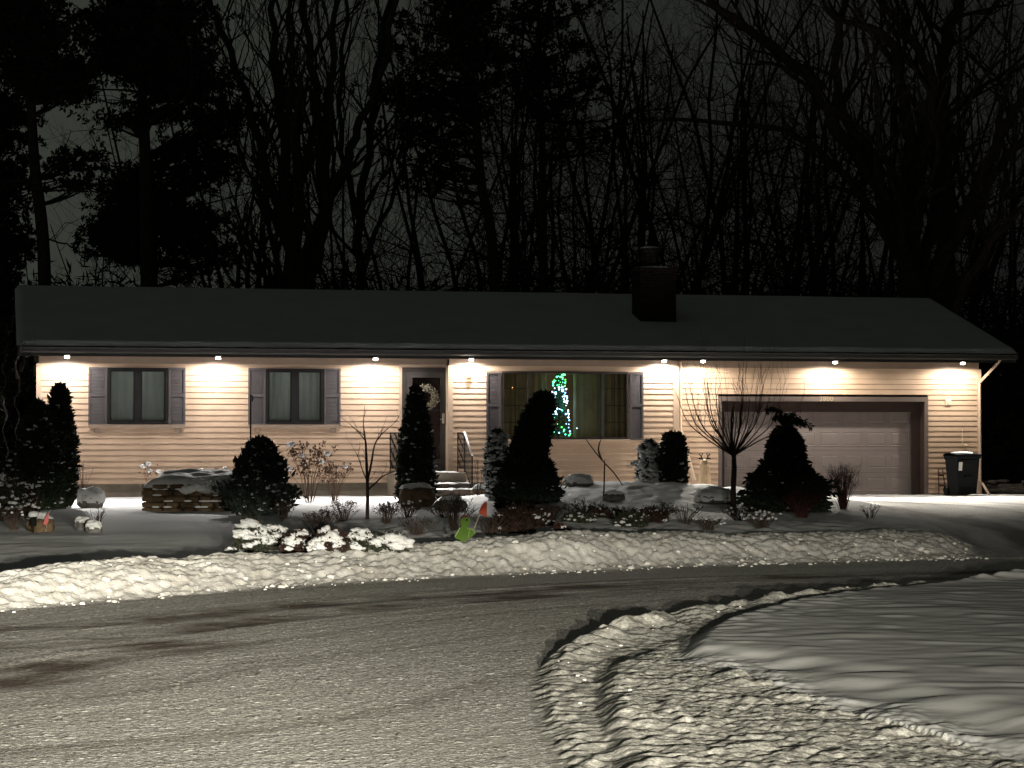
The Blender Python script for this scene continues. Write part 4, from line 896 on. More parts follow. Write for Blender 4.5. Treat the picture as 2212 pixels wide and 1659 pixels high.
# dried stem plants
def stem_plant(name, label, px, by, ty, wpx, n, head=0, m='dry', hm='dryflower', depth=None, hs_=.02, snowc=0, cat='dried plant', branch=1, sr=.005, group=None, foot=.12):
    p = G(px, by) if depth is None else np.array([at(px, by, depth)[0], depth, GZ(at(px, by, depth)[0], depth)])
    k = pxm(p); H = float(at(px, ty, p[1])[2]-p[2]); W = wpx*k/2; t = thing(name, label, cat, (p[0], p[1], p[2]-.02), 0, group); b = MB(); hb = MB(); sb = MB(); heads = []
    for _ in range(n):
        a = R.uniform(0, 2*pi); r = R.random()**.6; e = np.array([W*r*cos(a), W*.6*r*sin(a), H*R.uniform(.55, 1.0)*(1-.2*r)]); mid = np.array([e[0]*.45, e[1]*.45, e[2]*.55])+R.normal(0, .02, 3)
        b.tube([(e[0]*foot, e[1]*foot, -.05), mid if foot < .3 else mid*.4+e*.3+np.array([e[0]*foot, e[1]*foot, 0])*.3, e], [sr, sr*.8, sr*.45], 3, False); heads.append(e)
        for _b in range(branch):
            f = R.uniform(.4, .85); q = mid*(1-f)+e*f; d = R.normal(0, 1, 3); d[2] = abs(d[2])+.6; d /= np.linalg.norm(d); L_ = H*R.uniform(.08, .25); b.tube([q, q+d*L_], [sr*.55, sr*.35], 3, False); heads.append(q+d*L_)
    b.build('stems', M[m], t)
    if head:
        for e in heads:
            if R.random() < head: 
                hb.leaves(e+R.normal(0, hs_*.8, (9, 3)), hs_*1.6, .6)
        if hb.v: hb.build('seed_heads', M[hm], t)
    if snowc:
        for i in R.choice(len(heads), min(snowc, len(heads)), replace=False): e = heads[i]; sb.blob(e+np.array([0, 0, hs_]), (hs_*1.6, hs_*1.4, hs_*1.2), 2, .15)
        sb.build('snow_cover', M['puff'], t, smooth=True)
    return t
stem_plant('dried_hydrangea', 'tall dried brown hydrangea against the siding below the second window', 668, 1068, 938, 120, 20, .95, depth=46.5, hs_=.042, snowc=7, branch=2, sr=.007)
stem_plant('dried_hydrangea', 'low dried hydrangea at the foot of the tall one', 722, 1068, 990, 80, 24, .9, depth=47, hs_=.032, snowc=1, branch=1)
stem_plant('dried_hydrangea', 'dried hydrangea stems with snowy heads left of the stone wall', 320, 1075, 998, 50, 5, .9, depth=47, hs_=.035, snowc=4, branch=1)
stem_plant('dried_hydrangea', 'dried hydrangea heads showing above the stone wall', 450, 1070, 1000, 120, 12, .9, depth=47.3, hs_=.028, snowc=8, branch=1)
stem_plant('thin_red_shrub', 'thin leafless red-stemmed shrub by the tall arborvitae', 178, 1078, 985, 50, 14, 0, m='redtwig', depth=46.5)
stem_plant('seedhead_clump', 'clump of thin dried stems with dark seed heads below the hydrangeas', 742, 1128, 1072, 84, 55, .6, m='twig', hm='twig', hs_=.014, branch=1, sr=.004)
stem_plant('seedhead_clump', 'upright brown spiky stems right of the small bare tree', 835, 1134, 1078, 56, 46, .7, m='twig', hm='twig', hs_=.014, branch=2, sr=.004)
stem_plant('seedhead_clump', 'sprawling thin dry stems left of the green figure', 905, 1158, 1105, 110, 45, .3, m='twig', hm='twig', hs_=.013, branch=1, sr=.004)
stem_plant('bare_shrub', 'upright leafless shrub behind the green figure', 985, 1150, 1050, 110, 34, 0, m='twig', branch=3, sr=.007, depth=31)
stem_plant('bare_shrub', 'low tangled leafless shrub between the flag and the dark red shrub', 1062, 1158, 1100, 110, 44, 0, m='twig', branch=2, sr=.005, depth=30)
stem_plant('thin_weed', 'thin leafless weed beside the steps', 1032, 1050, 975, 40, 7, 0, m='twig', branch=2, depth=46)
stem_plant('red_twig_shrub', 'dense dark red twiggy shrub at the edge of the driveway', 1822, 1130, 988, 84, 90, 0, m='redtwig', branch=4, sr=.005, depth=41, cat='shrub', foot=.12)
stem_plant('red_twig_shrub', 'wide low dark red twiggy shrub in front of the weeping spruce', 1730, 1146, 1040, 130, 90, 0, m='redtwig', branch=4, sr=.005, depth=38, cat='shrub', foot=.12)
stem_plant('seedhead_clump', 'faint dry stems left of the round-crowned tree trunk', 1480, 1150, 1080, 90, 36, .3, m='twig', hm='twig', hs_=.014, depth=32, sr=.004)
stem_plant('seedhead_clump', 'dry stems with snow pads at the foot of the round-crowned tree', 1530, 1160, 1110, 80, 40, .3, m='twig', hm='twig', hs_=.014, snowc=26, depth=31)
stem_plant('seedhead_clump', 'dry stems with snow below the wide red shrub', 1650, 1160, 1100, 110, 50, .3, m='twig', hm='twig', hs_=.014, snowc=30, depth=31.5)
stem_plant('bare_shrub', 'leafless shrub around the left boulders', 208, 1140, 1085, 80, 20, 0, m='twig', branch=2, depth=33.5, sr=.006)

for i, (x, by_, ty_, w_, n_, dp, hd, lb) in enumerate((
   (1192, 1140, 1088, 80, 60, 34, .5, 'dark brown stems at the foot of the big leaning arborvitae'), (1262, 1125, 1072, 90, 55, 36, .4, 'thin dry stems in front of the raised rock bed'),
   (1345, 1140, 1090, 90, 60, 34.5, .5, 'dark dry stems right of the forked dead branch'), (1430, 1140, 1080, 90, 60, 35, .4, 'dry stems below the small rounded arborvitae'),
   (958, 1128, 1078, 80, 50, 34, .2, 'thin arching stems behind the green figure'), (880, 1120, 1076, 70, 50, 36, .5, 'dry seed-headed stems before the block-shaped boulder'),
   (1130, 1130, 1080, 90, 70, 33.5, .3, 'dark stems just behind the dark red shrub'), (1600, 1140, 1085, 90, 50, 35, .4, 'dry stems right of the round-crowned tree trunk'),
   (1880, 1120, 1080, 60, 26, 38, 0, 'sparse stems at the left edge of the driveway'), (612, 1130, 1070, 60, 40, 36, .5, 'dry stems between the conical evergreen and the flower bed'),
   (690, 1150, 1095, 90, 60, 31, .5, 'brown dry stems rising behind the flower bed'), (30, 1150, 1085, 70, 40, 33, .3, 'dry stems around the small black path light'))):
    stem_plant('dry_stem_clump', lb, x, by_, ty_, w_, n_, hd, m='twig', hm='twig', hs_=.014, branch=2, sr=.0045, depth=dp, snowc=8 if i % 2 else 0)
# small garden trees
def branches(b, tw, p, d, L, r, lev, spread=.5, up=.15, ratio=.75, nseg=4, kids=2, wob=.12):
    P_ = [p]; q = p.copy(); dd = d.copy()
    for i in range(nseg):
        dd = dd + R.normal(0, wob, 3) + np.array([0, 0, up*.25]); dd /= np.linalg.norm(dd); q = q+dd*L/nseg; P_.append(q)
    rr = np.linspace(r, r*.62, nseg+1); (b if lev > 1 else tw).tube(P_, rr, 6 if r > .05 else 4 if r > .012 else 3, False)
    if lev <= 0: return
    for k in range(kids+(1 if R.random() < .5 else 0)):
        f = 1.0 if k == 0 else R.uniform(.3, .95); i = min(int(f*nseg), nseg-1); pp = P_[i]*(1-(f*nseg-i))+P_[i+1]*(f*nseg-i)
        nd = dd + R.normal(0, spread, 3); nd[2] += up; nd /= np.linalg.norm(nd); branches(b, tw, pp, nd, L*ratio*R.uniform(.75, 1.15), r*(.66 if k == 0 else .5), lev-1, spread, up, ratio, nseg, kids, wob)
# 1: small forked tree left of the door
p = G(793, 1126); k = pxm(p)
def loc_pts(p, pts): return [np.array([(x-p[3])*p[4], yo, (p[5]-y)*p[4]]) for x, y, yo in pts]
def px_tree(name, label, px, by, lines, depth=None, sub=2, subL=.35, n_sub=3, cat='tree', mt='twig', spread=.45, subr=.5, up=.25):
    p = G(px, by) if depth is None else np.array([at(px, by, depth)[0], depth, GZ(at(px, by, depth)[0], depth)])
    k = pxm(p); t = thing(name, label, cat, (p[0], p[1], p[2]-.03)); b = MB(); tw = MB()
    for ln, r0, r1, ns in lines:
        zo = float(at(px, by, p[1])[2]-p[2]) if depth else 0; P_ = curve([((x-px)*k, yo*k, -.1 if y >= by else (by-y)*k+.03+zo) for x, y, yo in ln], 4); n = len(P_); b.tube(P_, np.linspace(r0, r1, n), 7, False)
        for _ in range(ns):
            i = R.integers(int(n*.35), n-1); d = (P_[i+1]-P_[i]); d /= np.linalg.norm(d); d = d+R.normal(0, spread, 3); d[2] += up; d /= np.linalg.norm(d)
            branches(tw, tw, P_[i], d, subL*R.uniform(.6, 1.2), r1*subr+.002, sub, spread, up, .7, 3, 2)
        e = P_[-1]; d = P_[-1]-P_[-2]; d /= np.linalg.norm(d); branches(tw, tw, e, d, subL, r1*.8, sub, spread*.7, up, .7, 3, 2)
    b.build('trunk', M['twig'], t); tw.build('twigs', M[mt], t); return t
px_tree('bare_sapling', 'small forked leafless tree left of the front steps', 793, 1126, [
   ([(793, 1128, 0), (794, 1060, 0), (792, 1010, 0), (790, 960, 0), (786, 930, 0)], .030, .012, 3),
   ([(794, 1040, 0), (803, 995, 2), (808, 965, 4), (818, 945, 6), (838, 925, 8)], .018, .006, 3),
   ([(795, 1058, 0), (810, 1045, 6), (825, 1030, 9), (845, 1020, 12)], .016, .006, 2),
   ([(793, 1040, 0), (783, 1015, -4), (775, 990, -8), (768, 975, -10)], .010, .004, 2),
   ([(787, 950, 0), (778, 938, -3), (765, 925, -5), (752, 913, -6)], .010, .004, 2)], sub=1, subL=.22, n_sub=2)
cr = []
for a in np.linspace(0, 2*pi, 11, endpoint=False):
    for rad, top in ((118, 858), (66, 828)):
        q = a+R.uniform(-.2, .2); ex, ey = rad*cos(q)*R.uniform(.8, 1.1), rad*sin(q)*.9; tp = top+R.uniform(-20, 45)
        cr.append(([(1585, 985, 0), (1585+ex*.45, 952-(6 if rad < 100 else 0), ey*.45), (1585+ex*.85, (tp*.8+950*1.2)/2, ey*.85), (1585+ex*1.05, tp, ey)], .014, .005, 3))
px_tree('round_crowned_tree', 'leafless ornamental tree with a wide fan of branches in front of the garage corner', 1585, 1120, [([(1585, 1124, 0), (1584, 1060, 0), (1586, 1010, 0), (1585, 975, 0)], .055, .040, 0)] + cr, depth=38.5, sub=2, subL=.38, spread=.42, up=.4)
px_tree('forked_branch', 'dead forked Y-shaped branch standing in the snow under the picture window', 1303, 1090, [([(1303, 1092, 0), (1305, 1050, 0), (1306, 1004, 0)], .016, .014, 0), ([(1345, 1048, 0), (1325, 1020, 0), (1300, 994, 0), (1275, 962, 0), (1268, 952, 0)], .012, .010, 0), ([(1300, 994, 0), (1293, 975, 0), (1294, 962, 0), (1298, 950, 0)], .020, .008, 0)], depth=42, sub=0, subL=.1, cat='branch')
# tall pole behind the conical evergreen
p = np.array(at(541, 1080, 45)); b = MB(); b.tube([(0, 0, -.1), (0, 0, (1080-842)*45/F)], .016, 6); b.tube([(0, 0, 2.18), (.05, 0, 2.15), (.03, 0, 2.05)], .012, 5)
o = b.build('garden_pole', M['iron'], None); o.location = (p[0], p[1], GZ(p[0], p[1])); tag(o, 'tall thin dark pole rising behind the conical evergreen', 'pole')

# boulders
def boulder(label, px, by, wpx, hpx, m, snow=.5, depth=None, sub=3, jit=.13, name='boulder', flat=.8):
    p = G(px, by) if depth is None else np.array([at(px, by, depth)[0], depth, GZ(at(px, by, depth)[0], depth)])
    k = pxm(p); w_, h_ = wpx*k/2, hpx*k; t = thing(name, label, 'rock', (p[0], p[1], p[2]-.05))
    v, f = ICO[3]; d = 1+jit*(pnoise(v[:, 0]*1.7+px, v[:, 1]*1.7+v[:, 2]*1.3, 2)*1.6+.5*pnoise(v[:, 0]*5, v[:, 2]*5+v[:, 1]*3+px, 3)); s = np.sign(v)*np.abs(v)**.85
    V = s*d[:, None]*np.array([w_*1.02, w_*flat, h_*.52])+np.array([0, 0, h_*.5]); MB().add(V, f).build('rock', m, t, smooth=False)
    if snow:
        V2 = V.copy(); top = v[:, 2] > .05; V2 = s*d[:, None]*np.array([w_*1.05, w_*flat*1.05, h_*.52*(1+snow*.22)])+np.array([0, 0, h_*.5]); V2[:, 2] = np.maximum(V2[:, 2], h_*(1-.35*snow-.06*pnoise(v[:, 0]*3+px, v[:, 1]*3, 4)))
        keep = f[(v[f][:, :, 2] > .28-.45*max(0, snow-1)+.16*pnoise(v[f[:, 0], 0]*3, v[f[:, 0], 1]*3+px, 6)[:, None]*1.0).all(1)]; u, inv = np.unique(keep.ravel(), return_inverse=True); MB().add(V2[u]+np.array([0, 0, .015]), inv.reshape(-1, 3)).build('snow_cover', M['puff'], t, smooth=True)
    return t
boulder('brown boulder with a thin snow cap at the left edge of the yard', 88, 1148, 58, 40, M['stone'], .5)
boulder('small grey angular rock with a thick snow cap', 180, 1144, 36, 30, M['greystone'], .9)
boulder('rock almost buried in snow beside the small grey one', 203, 1150, 34, 26, M['greystone'], 1.6)
boulder('large white snow-covered boulder in front of the foundation', 196, 1100, 58, 38, M['greystone'], 2.0, depth=43)
boulder('block-shaped tan boulder under the columnar arborvitae at the steps', 900, 1102, 76, 52, M['stone'], .45, depth=42.5, jit=.07)
boulder('dark flat rock right of the block-shaped boulder', 975, 1095, 64, 34, M['greystone'], .5, depth=41)
boulder('small snow-capped stone beside the steps', 1034, 1056, 34, 24, M['stone'], .8, depth=47.5)
boulder('snow-hidden rock in the raised bed under the picture window', 1250, 1062, 60, 24, M['greystone'], 2.0, depth=45)
boulder('dark rock showing through the raised snow bed', 1325, 1098, 44, 24, M['greystone'], .8, depth=42)
boulder('snow-covered rock left of the weeping spruce', 1545, 1095, 84, 32, M['greystone'], 2.2, depth=41.5)
# dry-stone planter
def planter():
    p = G(412, 1104); k = pxm(p); t = thing('stone_planter', 'low dry-stacked stone planter heaped with snow in front of the house', 'stone wall', (p[0], p[1]+1.0, p[2]-.05))
    W = 92*k; D = .95; Ht = 64*k
    rows = 5; rh = Ht/rows; n_st = 0
    per = [(-W, -D), (W, -D), (W, D), (-W, D), (-W, -D)]
    b = MB()
    for r in range(rows):
        for (ax, ay), (bx, by_) in zip(per[:-1], per[1:]):
            L_ = math.hypot(bx-ax, by_-ay); ps = R.uniform(0, .1)
            while ps < L_-.04:
                w_ = R.uniform(.18, .38); w_ = min(w_, L_-ps); f = (ps+w_/2)/L_; cx, cy = ax+(bx-ax)*f, ay+(by_-ay)*f
                hx = w_/2*.96 if abs(bx-ax) > abs(by_-ay) else .13; hy = .13 if abs(bx-ax) > abs(by_-ay) else w_/2*.96
                v, fc = ICO[2]; s_ = np.sign(v)*np.abs(v)**.5; V = s_*(1+.05*R.standard_normal((len(v), 1)))*np.array([hx, hy, rh*.50])+np.array([cx, cy+R.normal(0, .015), (r+.5)*rh]); b.add(V, fc); ps += w_+.012
    b.build('stone', M['stone'], t)
    MB().box(-W+.08, W-.08, -D+.08, D-.08, 0, Ht-.05).build('soil', M['twig'], t)
    nx, ny = 90, 46; X, Y = np.meshgrid(np.linspace(-W-.10, W+.10, nx), np.linspace(-D-.12, D+.1, ny))
    e = np.minimum(np.minimum(X+W+.10, W+.10-X), np.minimum(Y+D+.12, D+.1-Y)); Z = Ht-.03+.12*sstep(0, .18, e)+.07*np.abs(pnoise(X*2.6, Y*2.6, 3))+.10*sstep(-.3, .5, Y)+.05*pnoise(X*1.1, Y*2, 5); Z = np.where(e <= .001, Ht-.06, Z)
    i = np.arange(nx*ny).reshape(ny, nx); MB().add(np.stack([X, Y, Z], -1).reshape(-1, 3), np.stack([i[:-1, :-1], i[:-1, 1:], i[1:, 1:], i[1:, :-1]], -1).reshape(-1, 4)).build('snow_cover', M['puff'], t, smooth=True)
    b = MB()
    for _ in range(30): a = R.uniform(-W, W); b.blob((a, -D-.10, Ht*R.choice([.2, .4, .6, .8])+.02), (R.uniform(.04, .09), .05, .02), 2, .1)
    for _ in range(16): a = R.uniform(-.2*W, W); b.blob((a, -D-.08, Ht-.03+R.uniform(-.10, .02)), (R.uniform(.1, .2), .11, R.uniform(.05, .09)), 2, .12)
    b.build('snow_clumps', M['puff'], t, smooth=True)
planter()
# path light, pink flag, burlap-like ornament
p = G(72, 1152); t = thing('path_light', 'small black garden path light with a snow cap at the left', 'garden light', p)
MB().tube([(0, 0, -.05), (0, 0, .16)], .01, 6).lathe((0, 0, .1), [(.0, 0), (.045, .0), (.045, .11), (.06, .12), (.055, .14), (0, .15)], 10).build('lamp_body', M['iron'], t); MB().blob((0, 0, .265), (.075, .075, .05), 2, .06).build('snow_cover', M['puff'], t, smooth=True)
p = G(98, 1150); t = thing('marker_flag', 'small pink marker flag leaning beside the brown boulder', 'flag', p)
MB().tube([(0, 0, 0), (.05, 0, .3)], .004, 4).build('stick', M['pole'], t); MB().add([(.05, 0, .30), (.045, 0, .16), (.0, -.01, .22), (-.03, -.02, .12), (.02, -.02, .10)], [(0, 2, 1), (1, 2, 3), (1, 3, 4)]).build('flag', M['pinkflag'], t)
p = at(1522, 1040, 50.5); gz = GZ(p[0], p[1]); t = thing('deer_ornament', 'tan upright yard ornament with dark twig antlers against the siding by the garage', 'ornament', (p[0], p[1], gz)); k = pxm(p)
h_ = p[2]-gz+48*k
MB().lathe((0, 0, 0), [(.0, 0), (13*k, .0), (12.5*k, h_*.5), (10*k, h_*.86), (6*k, h_*.97), (0, h_)], 12).build('body', mat('tan_wood', (.30, .21, .13), .8, .15, 9), t)
b = MB()
for sgn in (-1, 1):
    b.tube([(sgn*4*k, -.02, h_-.02), (sgn*7*k, -.02, h_+.06), (sgn*12*k, -.02, h_+.12)], .012, 5); b.tube([(sgn*7*k, -.02, h_+.06), (sgn*4*k, -.02, h_+.14)], .010, 5)
    b.blob((sgn*9*k, -.03, h_+.02), (.045, .02, .02), 1, .05)
b.build('antlers', M['iron'], t)

# green figure with a flag by the road
def figure():
    p = G(1006, 1188); k = pxm(p); p = p+np.array([0, 0, .05]); t = thing('child_figure', 'bright green plastic child-shaped road sign figure holding an orange flag on the snow bank', 'road figure', (p[0], p[1], p[2]-.02), radians(8))
    # outline in photograph pixels relative to the foot (1006,1190)
    def o(pts): return [((cx_*.0603+976.4-1006)*k, (1190-(1097.1+cy_*.0603))*k) for cx_, cy_ in pts]
    body = o([(430, 1365), (370, 1330), (250, 1265), (110, 1210), (90, 1150), (150, 1050), (210, 950), (270, 830), (330, 800), (300, 680), (300, 560), (350, 500), (440, 470), (560, 450), (630, 480), (650, 590), (630, 690), (570, 800), (540, 850), (620, 880), (700, 895), (770, 930), (800, 1000), (800, 1070), (740, 1130), (650, 1200), (560, 1240), (500, 1250), (470, 1340)])
    th = .045; b = MB(); b.prism(body, -th/2, th/2); bo = b.build('body', M['green'], t)
    c = np.mean(body, axis=0); b = MB()
    inner = [((x-c[0])*.86+c[0], (z-c[1])*.88+c[1]) for x, z in body]; n = len(body)
    V = [(x, -th/2-.002, z) for x, z in body]+[(x, -th/2-.012, z) for x, z in inner]
    rim = MB(); ln = [(x, -th/2-.002, z) for x, z in body[18:24]]; rim.tube(ln, .008, 5); ln = [(x, -th/2-.002, z) for x, z in body[4:8]]; rim.tube(ln, .007, 5); a = o([(620, 930), (570, 1190)]); rim.tube([(x, -th/2-.002, z) for x, z in a], .006, 5); rim.build('moulded_ridge', M['greenlight'], t)
    b = MB(); e = o([(520, 560)])[0]; b.blob((e[0], -th/2-.003, e[1]), (.010, .008, .014), 2, 0); b.build('eye', M['iron'], t, smooth=True)
    cp = o([(300, 510), (350, 430), (440, 375), (530, 385), (590, 430), (700, 410), (560, 462), (440, 475), (350, 500)]); MB().prism(cp, -th/2-.012, th/2+.012).build('cap', M['cap'], t)
    a = o([(760, 930), (985, 360)]); MB().tube([(a[0][0], -th/2-.008, a[0][1]), (a[1][0], -th/2-.008, a[1][1]), (a[1][0]+(a[1][0]-a[0][0])*.32, -th/2-.008, a[1][1]+(a[1][1]-a[0][1])*.32)], .005, 5).build('flag_stick', M['pole'], t)
    fl = o([(940, 280), (985, 350), (1080, 380), (1200, 470), (1230, 420), (1235, 60), (1235, -90), (1150, -60), (1050, 50)])
    from mathutils.geometry import tessellate_polygon
    tri = tessellate_polygon([[Vector((x, z, 0)) for x, z in fl]]); Vf = [(x, -th/2-.01+.02*sin(x*70), z) for x, z in fl]+[(x, -th/2-.006+.02*sin(x*70), z) for x, z in fl]; n = len(fl)
    b = MB(); b.add(Vf, [q for q in tri]+[tuple(i+n for i in q[::-1]) for q in tri]); b.add(Vf, [(i, (i+1) % n, n+(i+1) % n, n+i) for i in range(n)]); b.build('flag', M['flag'], t)
figure()

# wheeled bin at the right corner of the garage
def wheelie():
    Y = 53.6; p = at(2079, 1072, Y); gz = GZ(p[0], p[1]); k = Y/F; t = thing('wheeled_bin', 'black wheeled rubbish bin with a snow-dusted lid right of the garage', 'bin', (p[0], p[1], gz), TH+radians(4))
    H = 1.65-(985-HZ)*k-gz; w0, w1, d0, d1 = 22*k, 27.5*k, .24, .30; b = MB()
    V = [(-w0, -d0, .06), (w0, -d0, .06), (w0, d0, .0), (-w0, d0, .0), (-w1, -d1, H), (w1, -d1, H), (w1, d1, H), (-w1, d1, H)]; b.add(V, [(0, 3, 2, 1), (0, 1, 5, 4), (1, 2, 6, 5), (2, 3, 7, 6), (3, 0, 4, 7)])
    b.bbox(-w1-.02, w1+.02, -d1-.02, d1+.02, H-.06, H+.0, .012); b.bbox(-w1*.8, w1*.8, -d1-.012, -d1+.03, H-.20, H-.07, .01); b.bbox(-w0*.9, w0*.9, -d0-.028, -d0+.02, .08, .20, .01); b.bbox(-.10, .10, -d1+.005, -d1+.05, H*.45, H*.52, .01); b.build('body', M['bin'], t)
    b = MB(); V = []
    for y_, z_ in ((-d1-.04, H+.005), (-d1-.03, H+.05), (-.1, H+.085), (.1, H+.085), (d1, H+.06), (d1+.05, H+.0)): V += [(-w1-.03, y_, z_-.012), (-w1*.5, y_, z_), (w1*.5, y_, z_), (w1+.03, y_, z_-.012)]
    b.add(V, [(r*4+c_, r*4+c_+1, r*4+c_+5, r*4+c_+4) for r in range(5) for c_ in range(3)]); b.box(-w1-.03, w1+.03, -d1-.04, d1+.05, H-.005, H+.004); b.build('lid', M['bin'], t)
    b = MB(); b.blob((0, 0, H+.07), (w1*.9, d1*.9, .035), 3, .05); b.build('lid_snow', M['puff'], t, smooth=True)
    for s in (-1, 1):
        wb = MB(); a = np.linspace(0, 2*pi, 17); V = [(x_, d0+.05+.12*cos(q), .12+.12*sin(q)) for x_ in (s*(w0-.02), s*(w0+.05)) for q in a[:-1]]; wb.add(V, [(i, (i+1) % 16, 16+(i+1) % 16, 16+i) for i in range(16)]+[(0, 4, 8, 12), (16, 20, 24, 28)]); wb.build('wheel', M['iron'], t)
    b = MB(); b.tube([(-w1+.02, d1+.02, H-.08), (-w1+.04, d1+.12, H-.04), (w1-.04, d1+.12, H-.04), (w1-.02, d1+.02, H-.08)], .016, 6); b.build('handle', M['bin'], t)
    MB().add([(-w1+.045, -d1-.005+.004, H-.34), (-w1+.135, -d1-.005+.004, H-.34), (-w1+.14, -d1-.022, H-.14), (-w1+.045, -d1-.022, H-.14)], [(0, 1, 2, 3)]).build('label', M['white'], t)
wheelie()
p = at(2035, 1066, 54.2); t = thing('garden_tool', 'small reddish wooden stand leaning by the garage, left of the bin', 'stand', (p[0], p[1], GZ(p[0], p[1])), TH)
MB().tube([(-.08, 0, 0), (-.05, .1, .62)], .014, 5).tube([(.1, 0, 0), (.06, .1, .62)], .014, 5).box(-.07, .09, .03, .06, .2, .24).box(-.06, .08, .07, .10, .45, .49).build('frame', M['redtwig'], t)
p = at(2180, 1052, 55); b = MB()
for i in range(26): b.tube([(R.uniform(-.9, -.6), R.uniform(-.3, .3), R.uniform(.05, .3)), (R.uniform(.5, 1.1), R.uniform(-.3, .3), R.uniform(.05, .3))], R.uniform(.03, .06), 6)
for i in range(9): b.blob((R.uniform(-.9, 1), R.uniform(-.2, .2), .34), (.2, .15, .05), 2, .1)
t = thing('brush_pile', 'low dark pile of logs and brush right of the house', 'wood pile', (p[0], p[1], .1)); b.build('logs', M['bark'], t)
# ------------------------------------------------------------------ trees behind the house
RS = .62
def skeleton_tree(name, label, lines, depth, sub=4, subL=3.2, per=5, group=None, up=.28, spread=.42, base=None, kids=2):
    b = MB(); tw = MB(); org = at(base[0], base[1], depth); org[2] = .1
    t = thing(name, label, 'tree', org, 0, group)
    for ln, r0, r1 in lines:
        W_ = []
        for i, q in enumerate(ln):
            o = at(q[0], q[1], depth+(q[2] if len(q) > 2 else 0)); W_.append(o-org)
        r0 *= RS; r1 *= RS; P_ = curve(W_, 5); n = len(P_); P_ = [q+np.array([.06*sin(j*1.7+r0*90), 0, 0])*(1 if 0 < j < n-1 else 0) for j, q in enumerate(P_)]; b.tube(P_, np.linspace(r0, r1, n), 8, False)
        for _ in range(per):
            i = R.integers(int(n*.25), n-1); d = P_[i+1]-P_[i]; d /= np.linalg.norm(d); d = d+R.normal(0, spread*1.3, 3); d[2] += up; d /= np.linalg.norm(d)
            branches(b, tw, P_[i], d, subL*R.uniform(.6, 1.1), max(.03, (r0+(r1-r0)*i/n)*.42), sub, spread, up, .72, 4, kids, .2)
        d = P_[-1]-P_[-2]; d /= np.linalg.norm(d); branches(b, tw, P_[-1], d, subL, r1*.85, sub, spread*.7, up, .75, 4, kids, .18)
    b.build('trunk', M['bark'], t); tw.build('twigs', M['bark'], t); return t
skeleton_tree('bare_tree', 'huge bare tree with thick spreading limbs behind the garage', [
  ([(1990, 1000), (1985, 700), (1960, 580)], .75, .55),
  ([(1960, 600), (1953, 555), (1894, 397), (1807, 278), (1755, 178), (1640, 79), (1545, 12), (1480, -60)], .42, .13),
  ([(1965, 600), (1948, 520), (1900, 400), (1870, 317), (1815, 238), (1807, 119), (1823, 0), (1820, -80)], .36, .12),
  ([(1975, 600), (1973, 516), (1993, 357), (2013, 178), (1962, 79), (1902, 0), (1860, -80)], .36, .12),
  ([(2010, 620), (2069, 496), (2132, 357), (2180, 258), (2212, 206), (2260, 110)], .36, .14),
  ([(2030, 560), (2092, 476), (2160, 357), (2212, 301), (2290, 230)], .28, .12),
  ([(1940, 560), (1894, 468), (1803, 357), (1704, 286), (1605, 270), (1466, 258), (1400, 262)], .22, .06)], 63, sub=4, subL=3.4, per=6, base=(1990, 1000))
skeleton_tree('bare_tree', 'tall straight bare tree beside the huge spreading one', [([(2045, 1000), (2045, 595), (2043, 357), (2037, 198), (2045, 79), (2077, 0), (2090, -80)], .45, .22), ([(2040, 260), (2090, 215), (2150, 170), (2200, 150)], .16, .06), ([(2040, 230), (1990, 160), (1940, 100), (1930, 20)], .15, .06)], 66, sub=4, subL=3.0, per=8, base=(2045, 1000))
skeleton_tree('bare_tree', 'dark bare tree leaning in at the far right edge', [([(2030, 760), (2069, 650), (2140, 524), (2212, 448), (2300, 370)], .22, .16), ([(2110, 570), (2160, 470), (2180, 380), (2230, 280)], .09, .04)], 60, sub=3, subL=2.4, per=4, base=(2010, 1000))
skeleton_tree('bare_tree', 'many-stemmed bare tree fanning upward behind the left windows', [
  ([(640, 1000), (640, 700), (635, 600)], .6, .45),
  ([(630, 620), (627, 555), (611, 278), (595, 119), (587, 0), (580, -80)], .30, .10),
  ([(660, 620), (698, 496), (690, 278), (674, 139), (651, 0), (640, -80)], .30, .10),
  ([(660, 640), (674, 516), (746, 357), (772, 278), (824, 159), (852, 0), (860, -80)], .28, .10),
  ([(635, 600), (619, 516), (567, 337), (528, 198), (476, 60), (448, 0), (420, -80)], .26, .09),
  ([(670, 600), (700, 420), (714, 198), (726, 0), (735, -80)], .24, .08),
  ([(640, 560), (650, 400), (640, 250), (625, 60), (620, -50)], .18, .07),
  ([(600, 500), (540, 380), (490, 260), (455, 120)], .12, .05)], 64, sub=4, subL=2.8, per=6, base=(640, 1000), up=.4, spread=.34)
skeleton_tree('bare_tree', 'slender bare tree with upright limbs right of the many-stemmed one', [
  ([(790, 1000), (780, 640), (775, 480), (800, 300), (815, 150), (840, 0), (850, -80)], .28, .10), ([(778, 480), (740, 330), (735, 180), (750, 20), (755, -60)], .16, .07), ([(785, 560), (850, 420), (880, 320), (905, 210)], .13, .05)], 69, sub=4, subL=2.6, per=7, base=(790, 1000), up=.4, spread=.34)

